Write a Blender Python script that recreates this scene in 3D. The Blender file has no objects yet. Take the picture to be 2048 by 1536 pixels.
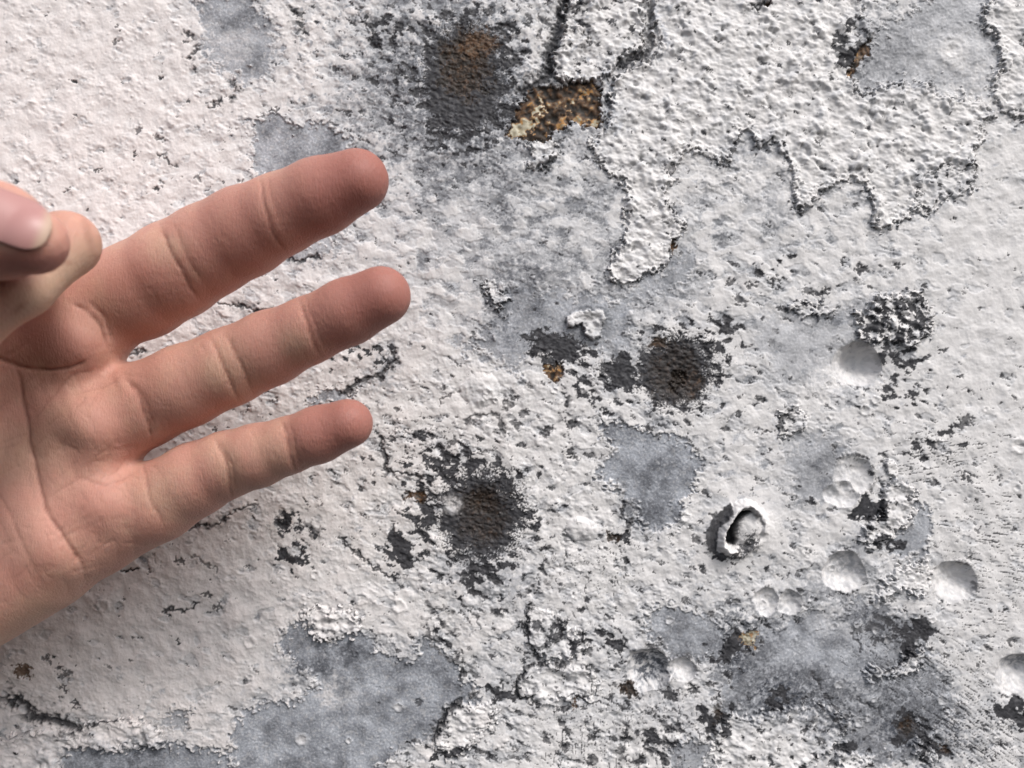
import bpy, math, random
import numpy as np
from mathutils import Vector

# ------------------------------------------------------------------ camera, sky, sun, exposure
S = bpy.context.scene
COL = S.collection
D = 0.20                      # camera to plate, metres
PX = 0.24 / 2048              # one photo pixel on the plate, metres

cam = bpy.data.objects.new("camera", bpy.data.cameras.new("camera"))
COL.objects.link(cam)
cam.location = (0, -D, 0)
cam.rotation_euler = (math.radians(90), 0, 0)
cam.data.sensor_width = 36
cam.data.lens = 36 * D / 0.24
cam.data.clip_start = 0.01
cam.data.clip_end = 500
cam.data.dof.use_dof = True
cam.data.dof.focus_distance = 0.188
cam.data.dof.aperture_fstop = 20
S.camera = cam

SUN_DIR = Vector((0.42, -0.50, 0.76)).normalized()      # towards the sun
elev = math.asin(SUN_DIR.z)
world = bpy.data.worlds.new("World")
S.world = world
world.use_nodes = True
wn, wl = world.node_tree.nodes, world.node_tree.links
wn.clear()
sky = wn.new("ShaderNodeTexSky")
sky.sky_type = 'NISHITA'
sky.sun_disc = False
sky.sun_elevation = elev
sky.sun_rotation = math.atan2(SUN_DIR.x, SUN_DIR.y)
sky.air_density, sky.dust_density, sky.ozone_density = 1.0, 4.0, 1.0
hs = wn.new("ShaderNodeHueSaturation")
hs.inputs["Saturation"].default_value = 0.55            # overcast
bg = wn.new("ShaderNodeBackground")
bg.inputs["Strength"].default_value = 0.125
wo = wn.new("ShaderNodeOutputWorld")
wl.new(sky.outputs[0], hs.inputs["Color"])
wl.new(hs.outputs[0], bg.inputs["Color"])
wl.new(bg.outputs[0], wo.inputs["Surface"])

sl = bpy.data.lights.new("sun", 'SUN')
sl.energy = 1.4
sl.angle = math.radians(16)
sl.color = (1.0, 0.972, 0.945)
sun = bpy.data.objects.new("sun", sl)
COL.objects.link(sun)
sun.rotation_euler = (-SUN_DIR).to_track_quat('-Z', 'Y').to_euler()

S.view_settings.view_transform = 'Standard'
S.view_settings.look = 'None'
S.view_settings.gamma = 1
S.view_settings.exposure = 0.47

# ------------------------------------------------------------------ materials
class Nodes:
    def __init__(s, name):
        s.m = bpy.data.materials.new(name)
        s.m.use_nodes = True
        s.t = s.m.node_tree
        s.t.nodes.clear()
    def n(s, typ, **kw):
        nd = s.t.nodes.new(typ)
        for k, v in kw.items():
            setattr(nd, k, v)
        return nd
    def put(s, v, sock):
        if hasattr(v, "node"):
            s.t.links.new(v, sock)
        elif isinstance(v, (tuple, list)) and len(v) == 3 and sock.type == 'RGBA':
            sock.default_value = (*v, 1)
        else:
            sock.default_value = v
    def mix(s, f, a, b, mode='MIX'):
        nd = s.n("ShaderNodeMix", data_type='RGBA', blend_type=mode)
        s.put(f, nd.inputs[0]); s.put(a, nd.inputs[6]); s.put(b, nd.inputs[7])
        return nd.outputs[2]
    def math(s, op, a, b=0.0, clamp=False):
        nd = s.n("ShaderNodeMath", operation=op, use_clamp=clamp)
        s.put(a, nd.inputs[0]); s.put(b, nd.inputs[1])
        return nd.outputs[0]
    def noise(s, scale, detail=3, rough=0.6, vec=None):
        nd = s.n("ShaderNodeTexNoise")
        nd.inputs["Scale"].default_value = scale
        nd.inputs["Detail"].default_value = detail
        nd.inputs["Roughness"].default_value = rough
        if vec is not None:
            s.t.links.new(vec, nd.inputs["Vector"])
        return nd.outputs["Fac"]
    def ramp(s, v, stops):
        nd = s.n("ShaderNodeValToRGB")
        e = nd.color_ramp.elements
        while len(e) < len(stops):
            e.new(0.5)
        for el, (p, c) in zip(e, stops):
            el.position = p
            el.color = (*c, 1) if len(c) == 3 else c
        s.put(v, nd.inputs[0])
        return nd.outputs[0]
    def bump(s, h, dist, strength=1.0, normal=None):
        nd = s.n("ShaderNodeBump")
        nd.inputs["Strength"].default_value = strength
        nd.inputs["Distance"].default_value = dist
        s.put(h, nd.inputs["Height"])
        if normal is not None:
            s.t.links.new(normal, nd.inputs["Normal"])
        return nd.outputs[0]

def paint_material():
    N = Nodes("flaking_paint")
    pos = N.n("ShaderNodeTexCoord").outputs["Object"]
    a = N.n("ShaderNodeAttribute", attribute_name="coat")
    b = N.n("ShaderNodeAttribute", attribute_name="wear")
    sa = N.n("ShaderNodeSeparateColor"); N.t.links.new(a.outputs["Color"], sa.inputs[0])
    sb = N.n("ShaderNodeSeparateColor"); N.t.links.new(b.outputs["Color"], sb.inputs[0])
    tone, grey, dark = sa.outputs
    pink, hue, rust = sb.outputs
    nl = N.noise(112, 4, 0.6, pos)
    nm = N.noise(620, 4, 0.65, pos)
    nf = N.noise(2100, 3, 0.6, pos)
    white = N.mix(pink, (0.71, 0.695, 0.69), (0.785, 0.735, 0.72))
    white = N.mix(N.math('MULTIPLY', nl, 0.18), white, (0.55, 0.53, 0.52))
    lg = N.mix(nm, (0.44, 0.45, 0.47), (0.60, 0.60, 0.615))
    c = N.mix(tone, white, lg)
    bgc = N.ramp(nf, [(0.36, (0.30, 0.325, 0.372)), (0.56, (0.395, 0.42, 0.465)), (0.70, (0.59, 0.61, 0.645))])
    bgd = N.ramp(nf, [(0.36, (0.055, 0.061, 0.075)), (0.58, (0.095, 0.103, 0.122)), (0.72, (0.24, 0.25, 0.275))])
    bgc = N.mix(tone, bgc, bgd)
    c = N.mix(grey, c, bgc)
    dk = N.ramp(nm, [(0.3, (0.022, 0.022, 0.025)), (0.58, (0.052, 0.052, 0.058)), (0.78, (0.12, 0.12, 0.128))])
    c = N.mix(dark, c, dk)
    rc = N.ramp(hue, [(0.0, (0.016, 0.012, 0.009)), (0.22, (0.04, 0.024, 0.014)), (0.42, (0.12, 0.06, 0.026)),
                      (0.58, (0.15, 0.12, 0.09)), (0.72, (0.42, 0.20, 0.05)), (0.82, (0.36, 0.31, 0.21)), (1.0, (0.60, 0.56, 0.44))])
    c = N.mix(rust, c, rc)
    rough = N.math('ADD', 0.62, N.math('MULTIPLY', dark, 0.0))
    b1 = N.bump(nm, 0.00010, 0.35)
    b2 = N.bump(nf, 0.00007, 0.6, b1)
    p = N.n("ShaderNodeBsdfPrincipled")
    N.put(c, p.inputs["Base Color"]); N.put(rough, p.inputs["Roughness"])
    p.inputs["Specular IOR Level"].default_value = 0.35
    N.t.links.new(b2, p.inputs["Normal"])
    o = N.n("ShaderNodeOutputMaterial")
    N.t.links.new(p.outputs[0], o.inputs["Surface"])
    return N.m

PAINT = paint_material()

# ------------------------------------------------------------------ numpy relief of the plate
NX, NZ = 1280, 960
Q = 1.66
X0, Y0 = 1024 - Q * (NX - 1) / 2, 768 - Q * (NZ - 1) / 2
xs = (X0 + Q * np.arange(NX)).astype(np.float32)
ys = (Y0 + Q * np.arange(NZ)).astype(np.float32)
X, Y = np.meshgrid(xs, ys)

def band(seed, wl, beta=3.0, ang=0.0, st=1.0):
    """unit-variance noise; wavelength wl px, stretched st times along ang (degrees, image axes)"""
    rng = np.random.default_rng(seed)
    F = np.fft.rfft2(rng.standard_normal((NZ, NX)).astype(np.float32))
    fx = np.fft.rfftfreq(NX, Q)[None, :]
    fy = np.fft.fftfreq(NZ, Q)[:, None]
    a = math.radians(ang)
    u = (fx * math.cos(a) + fy * math.sin(a)) * st
    v = -fx * math.sin(a) + fy * math.cos(a)
    f2 = (u * u + v * v) * wl * wl
    F *= (1 - np.exp(-f2 * 2)) / (1 + f2) ** (beta / 2)
    r = np.fft.irfft2(F, s=(NZ, NX)).astype(np.float32)
    return r / r.std()

def blur(A, sig):
    F = np.fft.rfft2(A)
    fx = np.fft.rfftfreq(NX, Q)[None, :]
    fy = np.fft.fftfreq(NZ, Q)[:, None]
    F *= np.exp(-2 * (math.pi * sig) ** 2 * (fx * fx + fy * fy))
    return np.fft.irfft2(F, s=(NZ, NX)).astype(np.float32)

def ss(a, b, x):
    t = np.clip((x - a) / (b - a), 0, 1)
    return t * t * (3 - 2 * t)

def table(rows):
    t = np.array([[int(c) for c in r.split()] for r in rows], np.float32)
    h, w = t.shape
    gx = np.clip((xs - 85.3) / 170.67, 0, w - 1.001); gy = np.clip((ys - 85.3) / 170.67, 0, h - 1.001)
    ix, iy = gx.astype(int), gy.astype(int)
    fx, fy = (gx - ix)[None, :], (gy - iy)[:, None]
    A = t[iy][:, ix] * (1 - fx) * (1 - fy) + t[iy][:, ix + 1] * fx * (1 - fy) + t[iy + 1][:, ix] * (1 - fx) * fy + t[iy + 1][:, ix + 1] * fx * fy
    return blur(A.astype(np.float32), 35)

TONE = table(["0 0 1 2 6 7 3 2 1 2 4 2", "0 0 1 3 6 8 5 2 1 1 2 1", "0 0 1 3 4 6 6 5 5 4 3 1", "0 0 2 3 3 5 6 5 4 3 3 1",
              "1 1 2 2 2 2 2 4 3 3 3 1", "1 1 2 2 2 3 2 3 3 3 2 1", "1 1 1 2 2 4 2 2 2 3 3 1", "1 1 1 2 3 3 3 3 4 5 4 2", "2 1 2 4 5 4 2 2 3 5 3 2"])
LUMP = table(["3 3 4 5 4 4 7 7 8 7 3 5", "3 4 4 3 3 3 5 6 8 8 6 3", "4 4 4 3 1 1 1 2 2 2 2 1", "4 4 4 4 2 1 1 2 2 2 2 1",
              "4 4 4 4 4 4 4 3 2 2 2 1", "3 3 3 3 4 6 6 4 2 3 2 1", "2 1 2 3 3 5 6 4 3 3 3 1", "1 1 2 4 3 4 5 5 4 2 2 1", "4 3 3 2 3 5 5 5 5 2 3 2"])
SPK = table(["0 0 1 2 6 7 6 3 2 3 3 1", "0 0 1 2 5 7 4 2 2 2 2 1", "0 1 1 2 2 2 1 1 1 2 2 1", "0 1 1 2 1 1 2 2 3 3 3 1",
             "1 1 1 2 3 3 4 5 5 3 4 2", "1 1 1 2 5 7 4 3 3 3 4 3", "1 1 1 3 3 6 4 3 4 4 4 3", "1 1 1 2 3 4 4 5 5 4 6 3", "2 1 1 2 3 5 6 5 6 6 6 4"])

W1X, W1Y = band(11, 60, 3.0), band(12, 60, 3.0)
W2X, W2Y = band(13, 16, 2.6), band(14, 16, 2.6)
n_l, n_m, n_f = band(1, 34, 3.8), band(2, 15, 3.6), band(3, 7, 3.6)
n_d = band(8, 12, 2.6, 20, 2.4)
n_s, n_s2, n_b = band(5, 20, 2.4), band(6, 7, 2.2), band(7, 90, 2.4)
n_p = band(9, 11, 3.4)
n_q = band(10, 22, 4.2)
n_v = band(15, 70, 3.2)
soft = 0.55 * n_l + 0.25 * n_m + 1.3 * np.clip(n_p - 1.15, 0, 2) + 0.4 * np.clip(n_d - 1.2, 0, 2)       # gentle swell with pimples
lump = 0.85 * np.tanh(0.9 * n_l) + 0.75 * np.tanh(1.0 * n_q) + 0.12 * n_m - 0.6 * np.clip(-n_m - 1.5, 0, 3) - 0.5 * np.clip(-n_q - 1.3, 0, 3)      # knobs with narrow pits
lump *= 0.3 + 0.8 * ss(-1.1, 1.3, n_v + 0.5 * n_b)
soft *= 0.3 + 1.0 * ss(-1.0, 1.3, n_v + 0.5 * n_s)
spots = (0.75 * n_s + 0.6 * n_s2 - 0.35 * n_m)
spots /= spots.std()

def window(x0, y0, x1, y1, pad):
    i0 = max(0, int((x0 - pad - X0) / Q)); i1 = min(NX, int((x1 + pad - X0) / Q) + 2)
    j0 = max(0, int((y0 - pad - Y0) / Q)); j1 = min(NZ, int((y1 + pad - Y0) / Q) + 2)
    return slice(j0, j1), slice(i0, i1)

def warped(w, a1, a2):
    return X[w] + a1 * W1X[w] + a2 * W2X[w], Y[w] + a1 * W1Y[w] + a2 * W2Y[w]

def sdf_poly(pts, pad=50, a1=3.0, a2=2.5):
    """window and signed distance (px, negative inside) of a ragged polygon"""
    p = np.array(pts, np.float32)
    w = window(p[:, 0].min(), p[:, 1].min(), p[:, 0].max(), p[:, 1].max(), pad)
    x, y = warped(w, a1, a2)
    x = x + 0.35 * a2 * n_f[w] + 0.3 * a1 * n_c2[w]; y = y + 0.35 * a2 * n_p[w] + 0.3 * a1 * n_c[w]
    d = np.full(x.shape, 1e9, np.float32)
    inside = np.zeros(x.shape, bool)
    q = np.roll(p, -1, 0)
    for (ax, ay), (bx, by) in zip(p, q):
        ex, ey = bx - ax, by - ay
        t = np.clip(((x - ax) * ex + (y - ay) * ey) / (ex * ex + ey * ey + 1e-9), 0, 1)
        d = np.minimum(d, (x - ax - t * ex) ** 2 + (y - ay - t * ey) ** 2)
        if ay != by:
            c = (y > min(ay, by)) & (y <= max(ay, by)) & (x < ax + (y - ay) * ex / (by - ay))
            inside ^= c
    d = np.sqrt(d)
    return w, np.where(inside, -d, d)

def dist_line(pts, pad=40, a1=2.0, a2=2.0):
    p = np.array(pts, np.float32)
    w = window(p[:, 0].min(), p[:, 1].min(), p[:, 0].max(), p[:, 1].max(), pad)
    x, y = warped(w, a1, a2)
    d = np.full(x.shape, 1e9, np.float32)
    for (ax, ay), (bx, by) in zip(p[:-1], p[1:]):
        ex, ey = bx - ax, by - ay
        t = np.clip(((x - ax) * ex + (y - ay) * ey) / (ex * ex + ey * ey + 1e-9), 0, 1)
        d = np.minimum(d, (x - ax - t * ex) ** 2 + (y - ay - t * ey) ** 2)
    return w, np.sqrt(d)

def ell(cx, cy, rx, ry, ang=0, pad=40, a1=2.0, a2=2.0):
    """window, normalised radius and polar angle of a ragged ellipse"""
    R = max(rx, ry)
    w = window(cx - R, cy - R, cx + R, cy + R, pad)
    x, y = warped(w, a1, a2)
    a = math.radians(ang)
    dx, dy = x - cx, y - cy
    u = (dx * math.cos(a) + dy * math.sin(a)) / rx
    v = (-dx * math.sin(a) + dy * math.cos(a)) / ry
    return w, np.sqrt(u * u + v * v), np.arctan2(v, u)

def polar_noise(seed, r, th, nth, nr):
    """streaks running outwards: noise over angle (nth cells) and radius (nr cells per unit)"""
    rng = np.random.default_rng(seed)
    T = rng.standard_normal((nth, 64)).astype(np.float32)
    a = (th / (2 * math.pi) + 0.5) * nth
    b = np.clip(r * nr, 0, 62)
    ia, ib = a.astype(int), b.astype(int)
    fa, fb = a - ia, b - ib
    fa = fa * fa * (3 - 2 * fa)
    g = lambda i, j: T[i % nth, j]
    return (g(ia, ib) * (1 - fa) + g(ia + 1, ib) * fa) * (1 - fb) + (g(ia, ib + 1) * (1 - fa) + g(ia + 1, ib + 1) * fa) * fb

# ---- base coat
crustiness = np.clip(LUMP / 9, 0, 1)
H = crustiness * (1.9 * soft * (1 - crustiness) + 1.7 * lump * crustiness) * 1.25 + (0.06 + 0.16 * crustiness) * n_f + 0.9 * n_b
n_c, n_c2, n_c3 = band(16, 46, 2.7, 15, 1.5), band(17, 40, 2.6, -20, 1.6), band(18, 26, 2.6, 28, 1.6)
L1 = ss(-0.12, 0.12, n_c + 0.35 * n_v - (2.1 - 0.45 * TONE))               # top coat gone
L2 = ss(-0.9, 1.1, 0.8 * n_c2 + 0.3 * n_c + 0.4 * n_s2 + 0.4 * n_v - (2.9 - 0.42 * TONE))               # second coat gone too
L3 = ss(-0.10, 0.14, 0.85 * n_c3 + 0.3 * n_s2 + 0.35 * n_c - (2.65 - 0.29 * SPK))     # chipped to the dark primer
H -= 1.0 * L1 + 0.8 * L2 + 1.2 * L3
H += (0.05 + 0.5 * crustiness + 0.16 * L1) * n_d * ss(-0.9, 1.4, n_v + 0.5 * n_b)
tone = np.clip(0.52 * L1 + 0.05 * TONE + 0.10 * n_v + 0.06 * n_s, 0, 1)
grey = 0.72 * L2
dark = L3 * np.clip(0.85 + 0.12 * n_s, 0, 1)
pink = np.clip(1.15 - X / 900 + 0.12 * n_b, 0, 1) * np.ones_like(X)
rust = np.zeros_like(X)
hue = np.clip(0.35 + 0.2 * n_s + 0.15 * n_s2, 0, 1)
part = np.zeros((NZ, NX), np.int32)
PARTS = [("paint_coat", None)]

BASE = [A.copy() for A in (H, tone, grey, dark)]

def claim(name, label, w, m):
    PARTS.append((name, label))
    part[w][m] = len(PARTS) - 1

def lay(A, w, m, v):
    A[w] = A[w] * (1 - m) + v * m

# ---- patches where the white paint is gone and smooth blue-grey undercoat shows
def bare(pts, strength=1.0, soft=4, depth=3.0, a1=4, a2=5, rim=0.6, label=None, part_name="bare_patch"):
    w, d = sdf_poly(pts, 40, a1, a2)
    edge = d + 3.0 * n_s2[w] * (soft > 6) + 4 * n_s[w] * (soft > 6) + (3.0 + 5.0 * (soft > 6)) * n_c3[w]
    m = ss(soft, -soft, edge) * strength
    lay(H, w, m, -depth + 0.22 * n_f[w] + 0.5 * n_b[w] + 0.25 * crustiness[w] * n_l[w])
    lay(grey, w, m, np.clip(0.92 - 0.35 * ss(0.6, 2.2, n_s[w] + 0.5 * n_d[w]), 0, 1))
    lay(tone, w, m, np.clip(0.42 + 0.16 * n_v[w] + 0.14 * n_b[w] + 0.07 * n_s[w], 0, 1))
    dark[w] *= 1 - 0.85 * m
    lip = np.exp(-((d - 5) / 4) ** 2)
    H[w] += 1.0 * lip * (soft <= 6)
    line = np.exp(-((d + 1) / 2.6) ** 2) * ss(-0.3, 0.9, n_s[w] + n_b[w]) * rim
    dark[w] = np.maximum(dark[w], line)
    claim(part_name, label, w, edge < 0)

bare([(393, -20), (480, -20), (520, 20), (545, 50), (552, 85), (555, 108), (535, 140), (505, 160), (480, 168), (455, 145), (425, 125), (398, 98), (418, 70), (398, 35)],
     0.9, 14, 2, rim=0.25, label="blue-grey splash with a pale centre")
bare([(512, 350), (505, 300), (502, 270), (509, 243), (535, 233), (565, 238), (592, 255), (640, 246), (672, 262), (700, 290), (690, 330), (640, 345), (590, 360)], 0.9, 5, 3)
bare([(980, 590), (1010, 640), (960, 668), (920, 685), (955, 708), (990, 712), (1010, 735), (1030, 740), (1052, 720), (1062, 690), (1120, 675), (1170, 690), (1250, 695),
      (1262, 640), (1250, 600), (1190, 590), (1130, 585), (1080, 580), (1040, 560)], 0.85, 9, 2.5, rim=0.3)
bare([(1190, 838), (1240, 850), (1290, 860), (1345, 872), (1380, 882), (1402, 935), (1392, 980), (1370, 1010), (1345, 1055), (1300, 1062), (1268, 1040), (1282, 1010), (1250, 992), (1200, 962), (1195, 935), (1222, 905), (1215, 870)],
     1, 4, 3, label="blue-grey patch of undercoat with a fine white speckle")
bare([(555, 1290), (575, 1252), (612, 1240), (622, 1275), (655, 1282), (700, 1265), (722, 1260), (755, 1298), (800, 1315), (822, 1328), (830, 1300), (850, 1287), (880, 1292), (905, 1320), (930, 1362), (958, 1388),
      (950, 1408), (900, 1420), (884, 1450), (852, 1478), (790, 1500), (745, 1560), (475, 1560), (455, 1500), (470, 1462), (485, 1422), (520, 1408), (600, 1400), (632, 1378), (622, 1340), (575, 1315)], 1, 4, 3,
     label="wide smooth blue-grey patch along the bottom")
bare([(105, 1560), (128, 1502), (160, 1490), (200, 1500), (260, 1497), (330, 1490), (385, 1500), (440, 1496), (465, 1560)], 1, 4, 4)
bare([(1285, 1250), (1302, 1230), (1330, 1205), (1362, 1220), (1400, 1228), (1455, 1262), (1442, 1310), (1400, 1322), (1350, 1310), (1328, 1290)], 0.9, 5, 2.5)
bare([(1450, 1345), (1540, 1258), (1600, 1228), (1650, 1240), (1700, 1200), (1760, 1215), (1820, 1240), (1868, 1300), (1850, 1340), (1895, 1375), (1925, 1420), (1850, 1452), (1868, 1482), (1905, 1500),
      (1850, 1512), (1760, 1522), (1690, 1512), (1680, 1482), (1722, 1468), (1690, 1412), (1645, 1400), (1560, 1410), (1510, 1420), (1460, 1440), (1430, 1400)], 0.85, 9, 2, a1=7, rim=0.2,
     label="broad scraped grey patch with small splash rings")
bare([(1750, 60), (1800, 42), (1860, -20), (2000, -20), (1998, 20), (1962, 32), (1962, 58), (1990, 70), (2005, 112), (1990, 150), (1985, 188), (1950, 195), (1900, 193), (1888, 178), (1858, 168), (1790, 162), (1722, 190), (1702, 160), (1722, 120), (1747, 82)],
     0.62, 7, 3.5, rim=0.5, label="pale grey patch inside the thick white crust")
bare([(1575, 900), (1610, 872), (1660, 870), (1690, 890), (1680, 930), (1660, 980), (1640, 1010), (1600, 990), (1580, 950)], 0.7, 12, 1.5, rim=0.2)
bare([(1500, 640), (1560, 632), (1640, 632), (1700, 610), (1720, 590), (1750, 590), (1745, 640), (1712, 670), (1722, 690), (1760, 740), (1740, 780), (1640, 770), (1560, 760), (1520, 700)], 0.55, 14, 1.5, rim=0.1)
bare([(1365, 490), (1392, 508), (1385, 540), (1350, 580), (1290, 600), (1240, 590), (1300, 560), (1340, 528)], 0.8, 9, 2.5, rim=0.3)
bare([(1800, 1010), (1835, 1000), (1862, 1020), (1860, 1080), (1840, 1112), (1790, 1110), (1770, 1090), (1810, 1070), (1822, 1040)], 0.85, 6, 2.5)
bare([(330, 1425), (380, 1424), (378, 1448), (348, 1456), (326, 1446)], 0.8, 4, 2)
bare([(615, 790), (640, 783), (700, 780), (720, 770), (700, 800), (660, 812), (620, 815)], 0.9, 4, 2.5)
bare([(560, 500), (640, 470), (700, 460), (660, 500), (600, 520)], 0.7, 8, 2)
bare([(1340, 1490), (1400, 1480), (1420, 1500), (1400, 1560), (1350, 1560)], 0.8, 6, 2.5)
bare([(1580, 180), (1600, 210), (1606, 240), (1598, 262), (1575, 275), (1562, 255), (1570, 215)], 0.75, 3, 5)
bare([(1700, 195), (1730, 190), (1745, 196), (1740, 215), (1718, 226), (1692, 215)], 0.8, 3, 4)

# ---- thick lifted flakes of lumpy white crust
def crust(pts, lift=6.0, amp=3.0, mott=0.0, rim=0.9, a1=3, a2=4.5, label=None, gloom=0.0):
    w, d = sdf_poly(pts, 50, a1, a2)
    m = ss(2.0, -2.0, d)
    curl = 2.2 * np.exp(-((d + 6) / 7) ** 2)
    lay(H, w, m, lift * (0.8 + 0.28 * n_b[w] + 0.15 * n_v[w]) + curl + 0.72 * amp * lump[w] + 0.35 * n_d[w] + 0.15 * n_p[w] + 0.12 * n_f[w])
    lay(grey, w, m, 0.0)
    lay(tone, w, m, np.clip(0.06 + 0.35 * ss(-0.2, 0.2, n_c2[w] - 0.9) + 0.12 * n_v[w] + gloom, 0, 1))
    sp = np.maximum(ss(0, 0.3, 0.8 * n_c3[w] + 0.3 * n_s2[w] - 0.5 * lump[w] - (2.2 - mott)), 0.55 * ss(1.0, 2.2, -lump[w] - 0.35 * n_m[w] + 0.3 * n_v[w]))
    lay(dark, w, m, sp)
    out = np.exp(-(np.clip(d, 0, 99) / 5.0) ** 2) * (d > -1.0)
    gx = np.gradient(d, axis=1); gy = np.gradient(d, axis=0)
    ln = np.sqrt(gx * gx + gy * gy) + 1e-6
    low = np.clip(0.25 + 0.75 * (-0.6 * gx + 0.8 * gy) / ln, 0.12, 1)     # flake shadow painted in along with grime, strongest on lower and left edges
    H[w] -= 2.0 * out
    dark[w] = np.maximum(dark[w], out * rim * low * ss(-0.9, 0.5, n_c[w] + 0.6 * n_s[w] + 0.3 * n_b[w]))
    wide = np.exp(-(np.clip(d, 0, 99) / 16.0) ** 2) * (d > 0) * low
    grey[w] = np.maximum(grey[w], 0.75 * wide * ss(-0.8, 0.8, n_l[w] + n_s[w]))
    claim("paint_flake", label, w, d < 0.5)

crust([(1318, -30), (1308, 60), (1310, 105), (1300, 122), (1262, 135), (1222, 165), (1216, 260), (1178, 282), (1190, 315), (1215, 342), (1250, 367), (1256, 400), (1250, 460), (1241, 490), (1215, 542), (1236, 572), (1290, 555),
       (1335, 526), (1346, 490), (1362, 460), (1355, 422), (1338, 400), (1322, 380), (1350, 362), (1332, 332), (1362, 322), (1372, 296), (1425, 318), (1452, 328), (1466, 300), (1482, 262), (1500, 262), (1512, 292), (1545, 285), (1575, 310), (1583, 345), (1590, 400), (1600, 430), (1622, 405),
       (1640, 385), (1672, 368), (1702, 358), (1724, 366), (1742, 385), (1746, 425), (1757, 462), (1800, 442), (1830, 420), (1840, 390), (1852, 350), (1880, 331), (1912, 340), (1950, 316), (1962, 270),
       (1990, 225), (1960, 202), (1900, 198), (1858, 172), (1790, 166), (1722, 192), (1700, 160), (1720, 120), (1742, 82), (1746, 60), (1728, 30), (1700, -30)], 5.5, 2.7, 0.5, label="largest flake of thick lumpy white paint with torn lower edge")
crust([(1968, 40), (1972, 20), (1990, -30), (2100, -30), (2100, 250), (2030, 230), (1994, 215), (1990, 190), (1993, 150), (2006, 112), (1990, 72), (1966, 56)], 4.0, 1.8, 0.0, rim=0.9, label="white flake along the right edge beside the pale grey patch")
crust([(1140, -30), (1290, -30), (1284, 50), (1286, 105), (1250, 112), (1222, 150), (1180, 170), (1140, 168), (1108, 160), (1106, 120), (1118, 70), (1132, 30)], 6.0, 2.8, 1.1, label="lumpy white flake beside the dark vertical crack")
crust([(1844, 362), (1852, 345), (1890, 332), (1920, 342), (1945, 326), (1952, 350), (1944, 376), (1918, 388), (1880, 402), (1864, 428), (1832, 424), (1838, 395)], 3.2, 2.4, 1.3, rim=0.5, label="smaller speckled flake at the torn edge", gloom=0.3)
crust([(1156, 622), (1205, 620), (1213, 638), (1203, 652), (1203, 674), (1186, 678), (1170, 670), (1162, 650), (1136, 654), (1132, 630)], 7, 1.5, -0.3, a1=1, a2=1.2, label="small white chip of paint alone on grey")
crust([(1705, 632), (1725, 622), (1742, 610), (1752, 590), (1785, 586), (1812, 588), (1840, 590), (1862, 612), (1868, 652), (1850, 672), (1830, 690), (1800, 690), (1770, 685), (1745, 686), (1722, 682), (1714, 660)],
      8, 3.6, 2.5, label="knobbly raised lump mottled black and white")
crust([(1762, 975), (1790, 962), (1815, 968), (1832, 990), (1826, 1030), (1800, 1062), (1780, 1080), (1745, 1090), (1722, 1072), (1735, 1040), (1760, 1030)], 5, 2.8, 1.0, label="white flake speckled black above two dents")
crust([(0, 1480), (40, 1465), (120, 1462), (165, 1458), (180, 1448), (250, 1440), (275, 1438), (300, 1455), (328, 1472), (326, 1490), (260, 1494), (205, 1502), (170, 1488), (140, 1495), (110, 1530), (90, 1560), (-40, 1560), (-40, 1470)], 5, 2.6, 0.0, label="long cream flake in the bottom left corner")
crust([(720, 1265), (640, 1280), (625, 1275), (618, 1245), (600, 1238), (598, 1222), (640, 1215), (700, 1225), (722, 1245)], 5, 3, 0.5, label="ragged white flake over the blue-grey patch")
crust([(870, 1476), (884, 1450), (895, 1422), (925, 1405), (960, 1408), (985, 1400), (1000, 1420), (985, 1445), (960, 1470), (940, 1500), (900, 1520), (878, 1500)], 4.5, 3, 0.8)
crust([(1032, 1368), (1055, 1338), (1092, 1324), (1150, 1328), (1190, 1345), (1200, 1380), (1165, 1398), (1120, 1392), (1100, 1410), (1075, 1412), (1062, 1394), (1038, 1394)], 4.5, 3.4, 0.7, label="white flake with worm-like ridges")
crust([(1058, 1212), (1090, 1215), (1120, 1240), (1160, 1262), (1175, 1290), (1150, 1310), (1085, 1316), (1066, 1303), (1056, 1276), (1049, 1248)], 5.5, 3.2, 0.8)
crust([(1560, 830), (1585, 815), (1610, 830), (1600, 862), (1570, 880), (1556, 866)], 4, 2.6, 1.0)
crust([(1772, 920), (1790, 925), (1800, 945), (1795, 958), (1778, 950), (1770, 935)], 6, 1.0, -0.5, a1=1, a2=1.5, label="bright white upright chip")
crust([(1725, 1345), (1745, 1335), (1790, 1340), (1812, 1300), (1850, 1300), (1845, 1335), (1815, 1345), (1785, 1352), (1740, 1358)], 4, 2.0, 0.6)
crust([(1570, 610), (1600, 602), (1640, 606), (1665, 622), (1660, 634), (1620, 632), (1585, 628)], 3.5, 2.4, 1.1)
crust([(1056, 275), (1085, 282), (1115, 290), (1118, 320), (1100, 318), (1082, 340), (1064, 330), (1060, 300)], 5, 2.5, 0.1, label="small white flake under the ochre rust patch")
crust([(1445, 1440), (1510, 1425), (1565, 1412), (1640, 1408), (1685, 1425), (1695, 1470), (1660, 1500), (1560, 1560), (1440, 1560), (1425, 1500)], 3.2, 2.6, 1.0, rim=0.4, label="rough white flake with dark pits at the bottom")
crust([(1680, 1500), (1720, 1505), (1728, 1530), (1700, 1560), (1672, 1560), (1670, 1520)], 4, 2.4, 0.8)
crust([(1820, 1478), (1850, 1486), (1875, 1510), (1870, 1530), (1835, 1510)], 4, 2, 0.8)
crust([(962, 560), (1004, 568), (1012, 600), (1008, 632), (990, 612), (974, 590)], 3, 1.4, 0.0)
crust([(1855, 1120), (1800, 1130), (1780, 1160), (1745, 1190), (1760, 1200), (1800, 1180), (1850, 1190), (1862, 1160)], 3.5, 2.6, 0.4, rim=0.5)

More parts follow.
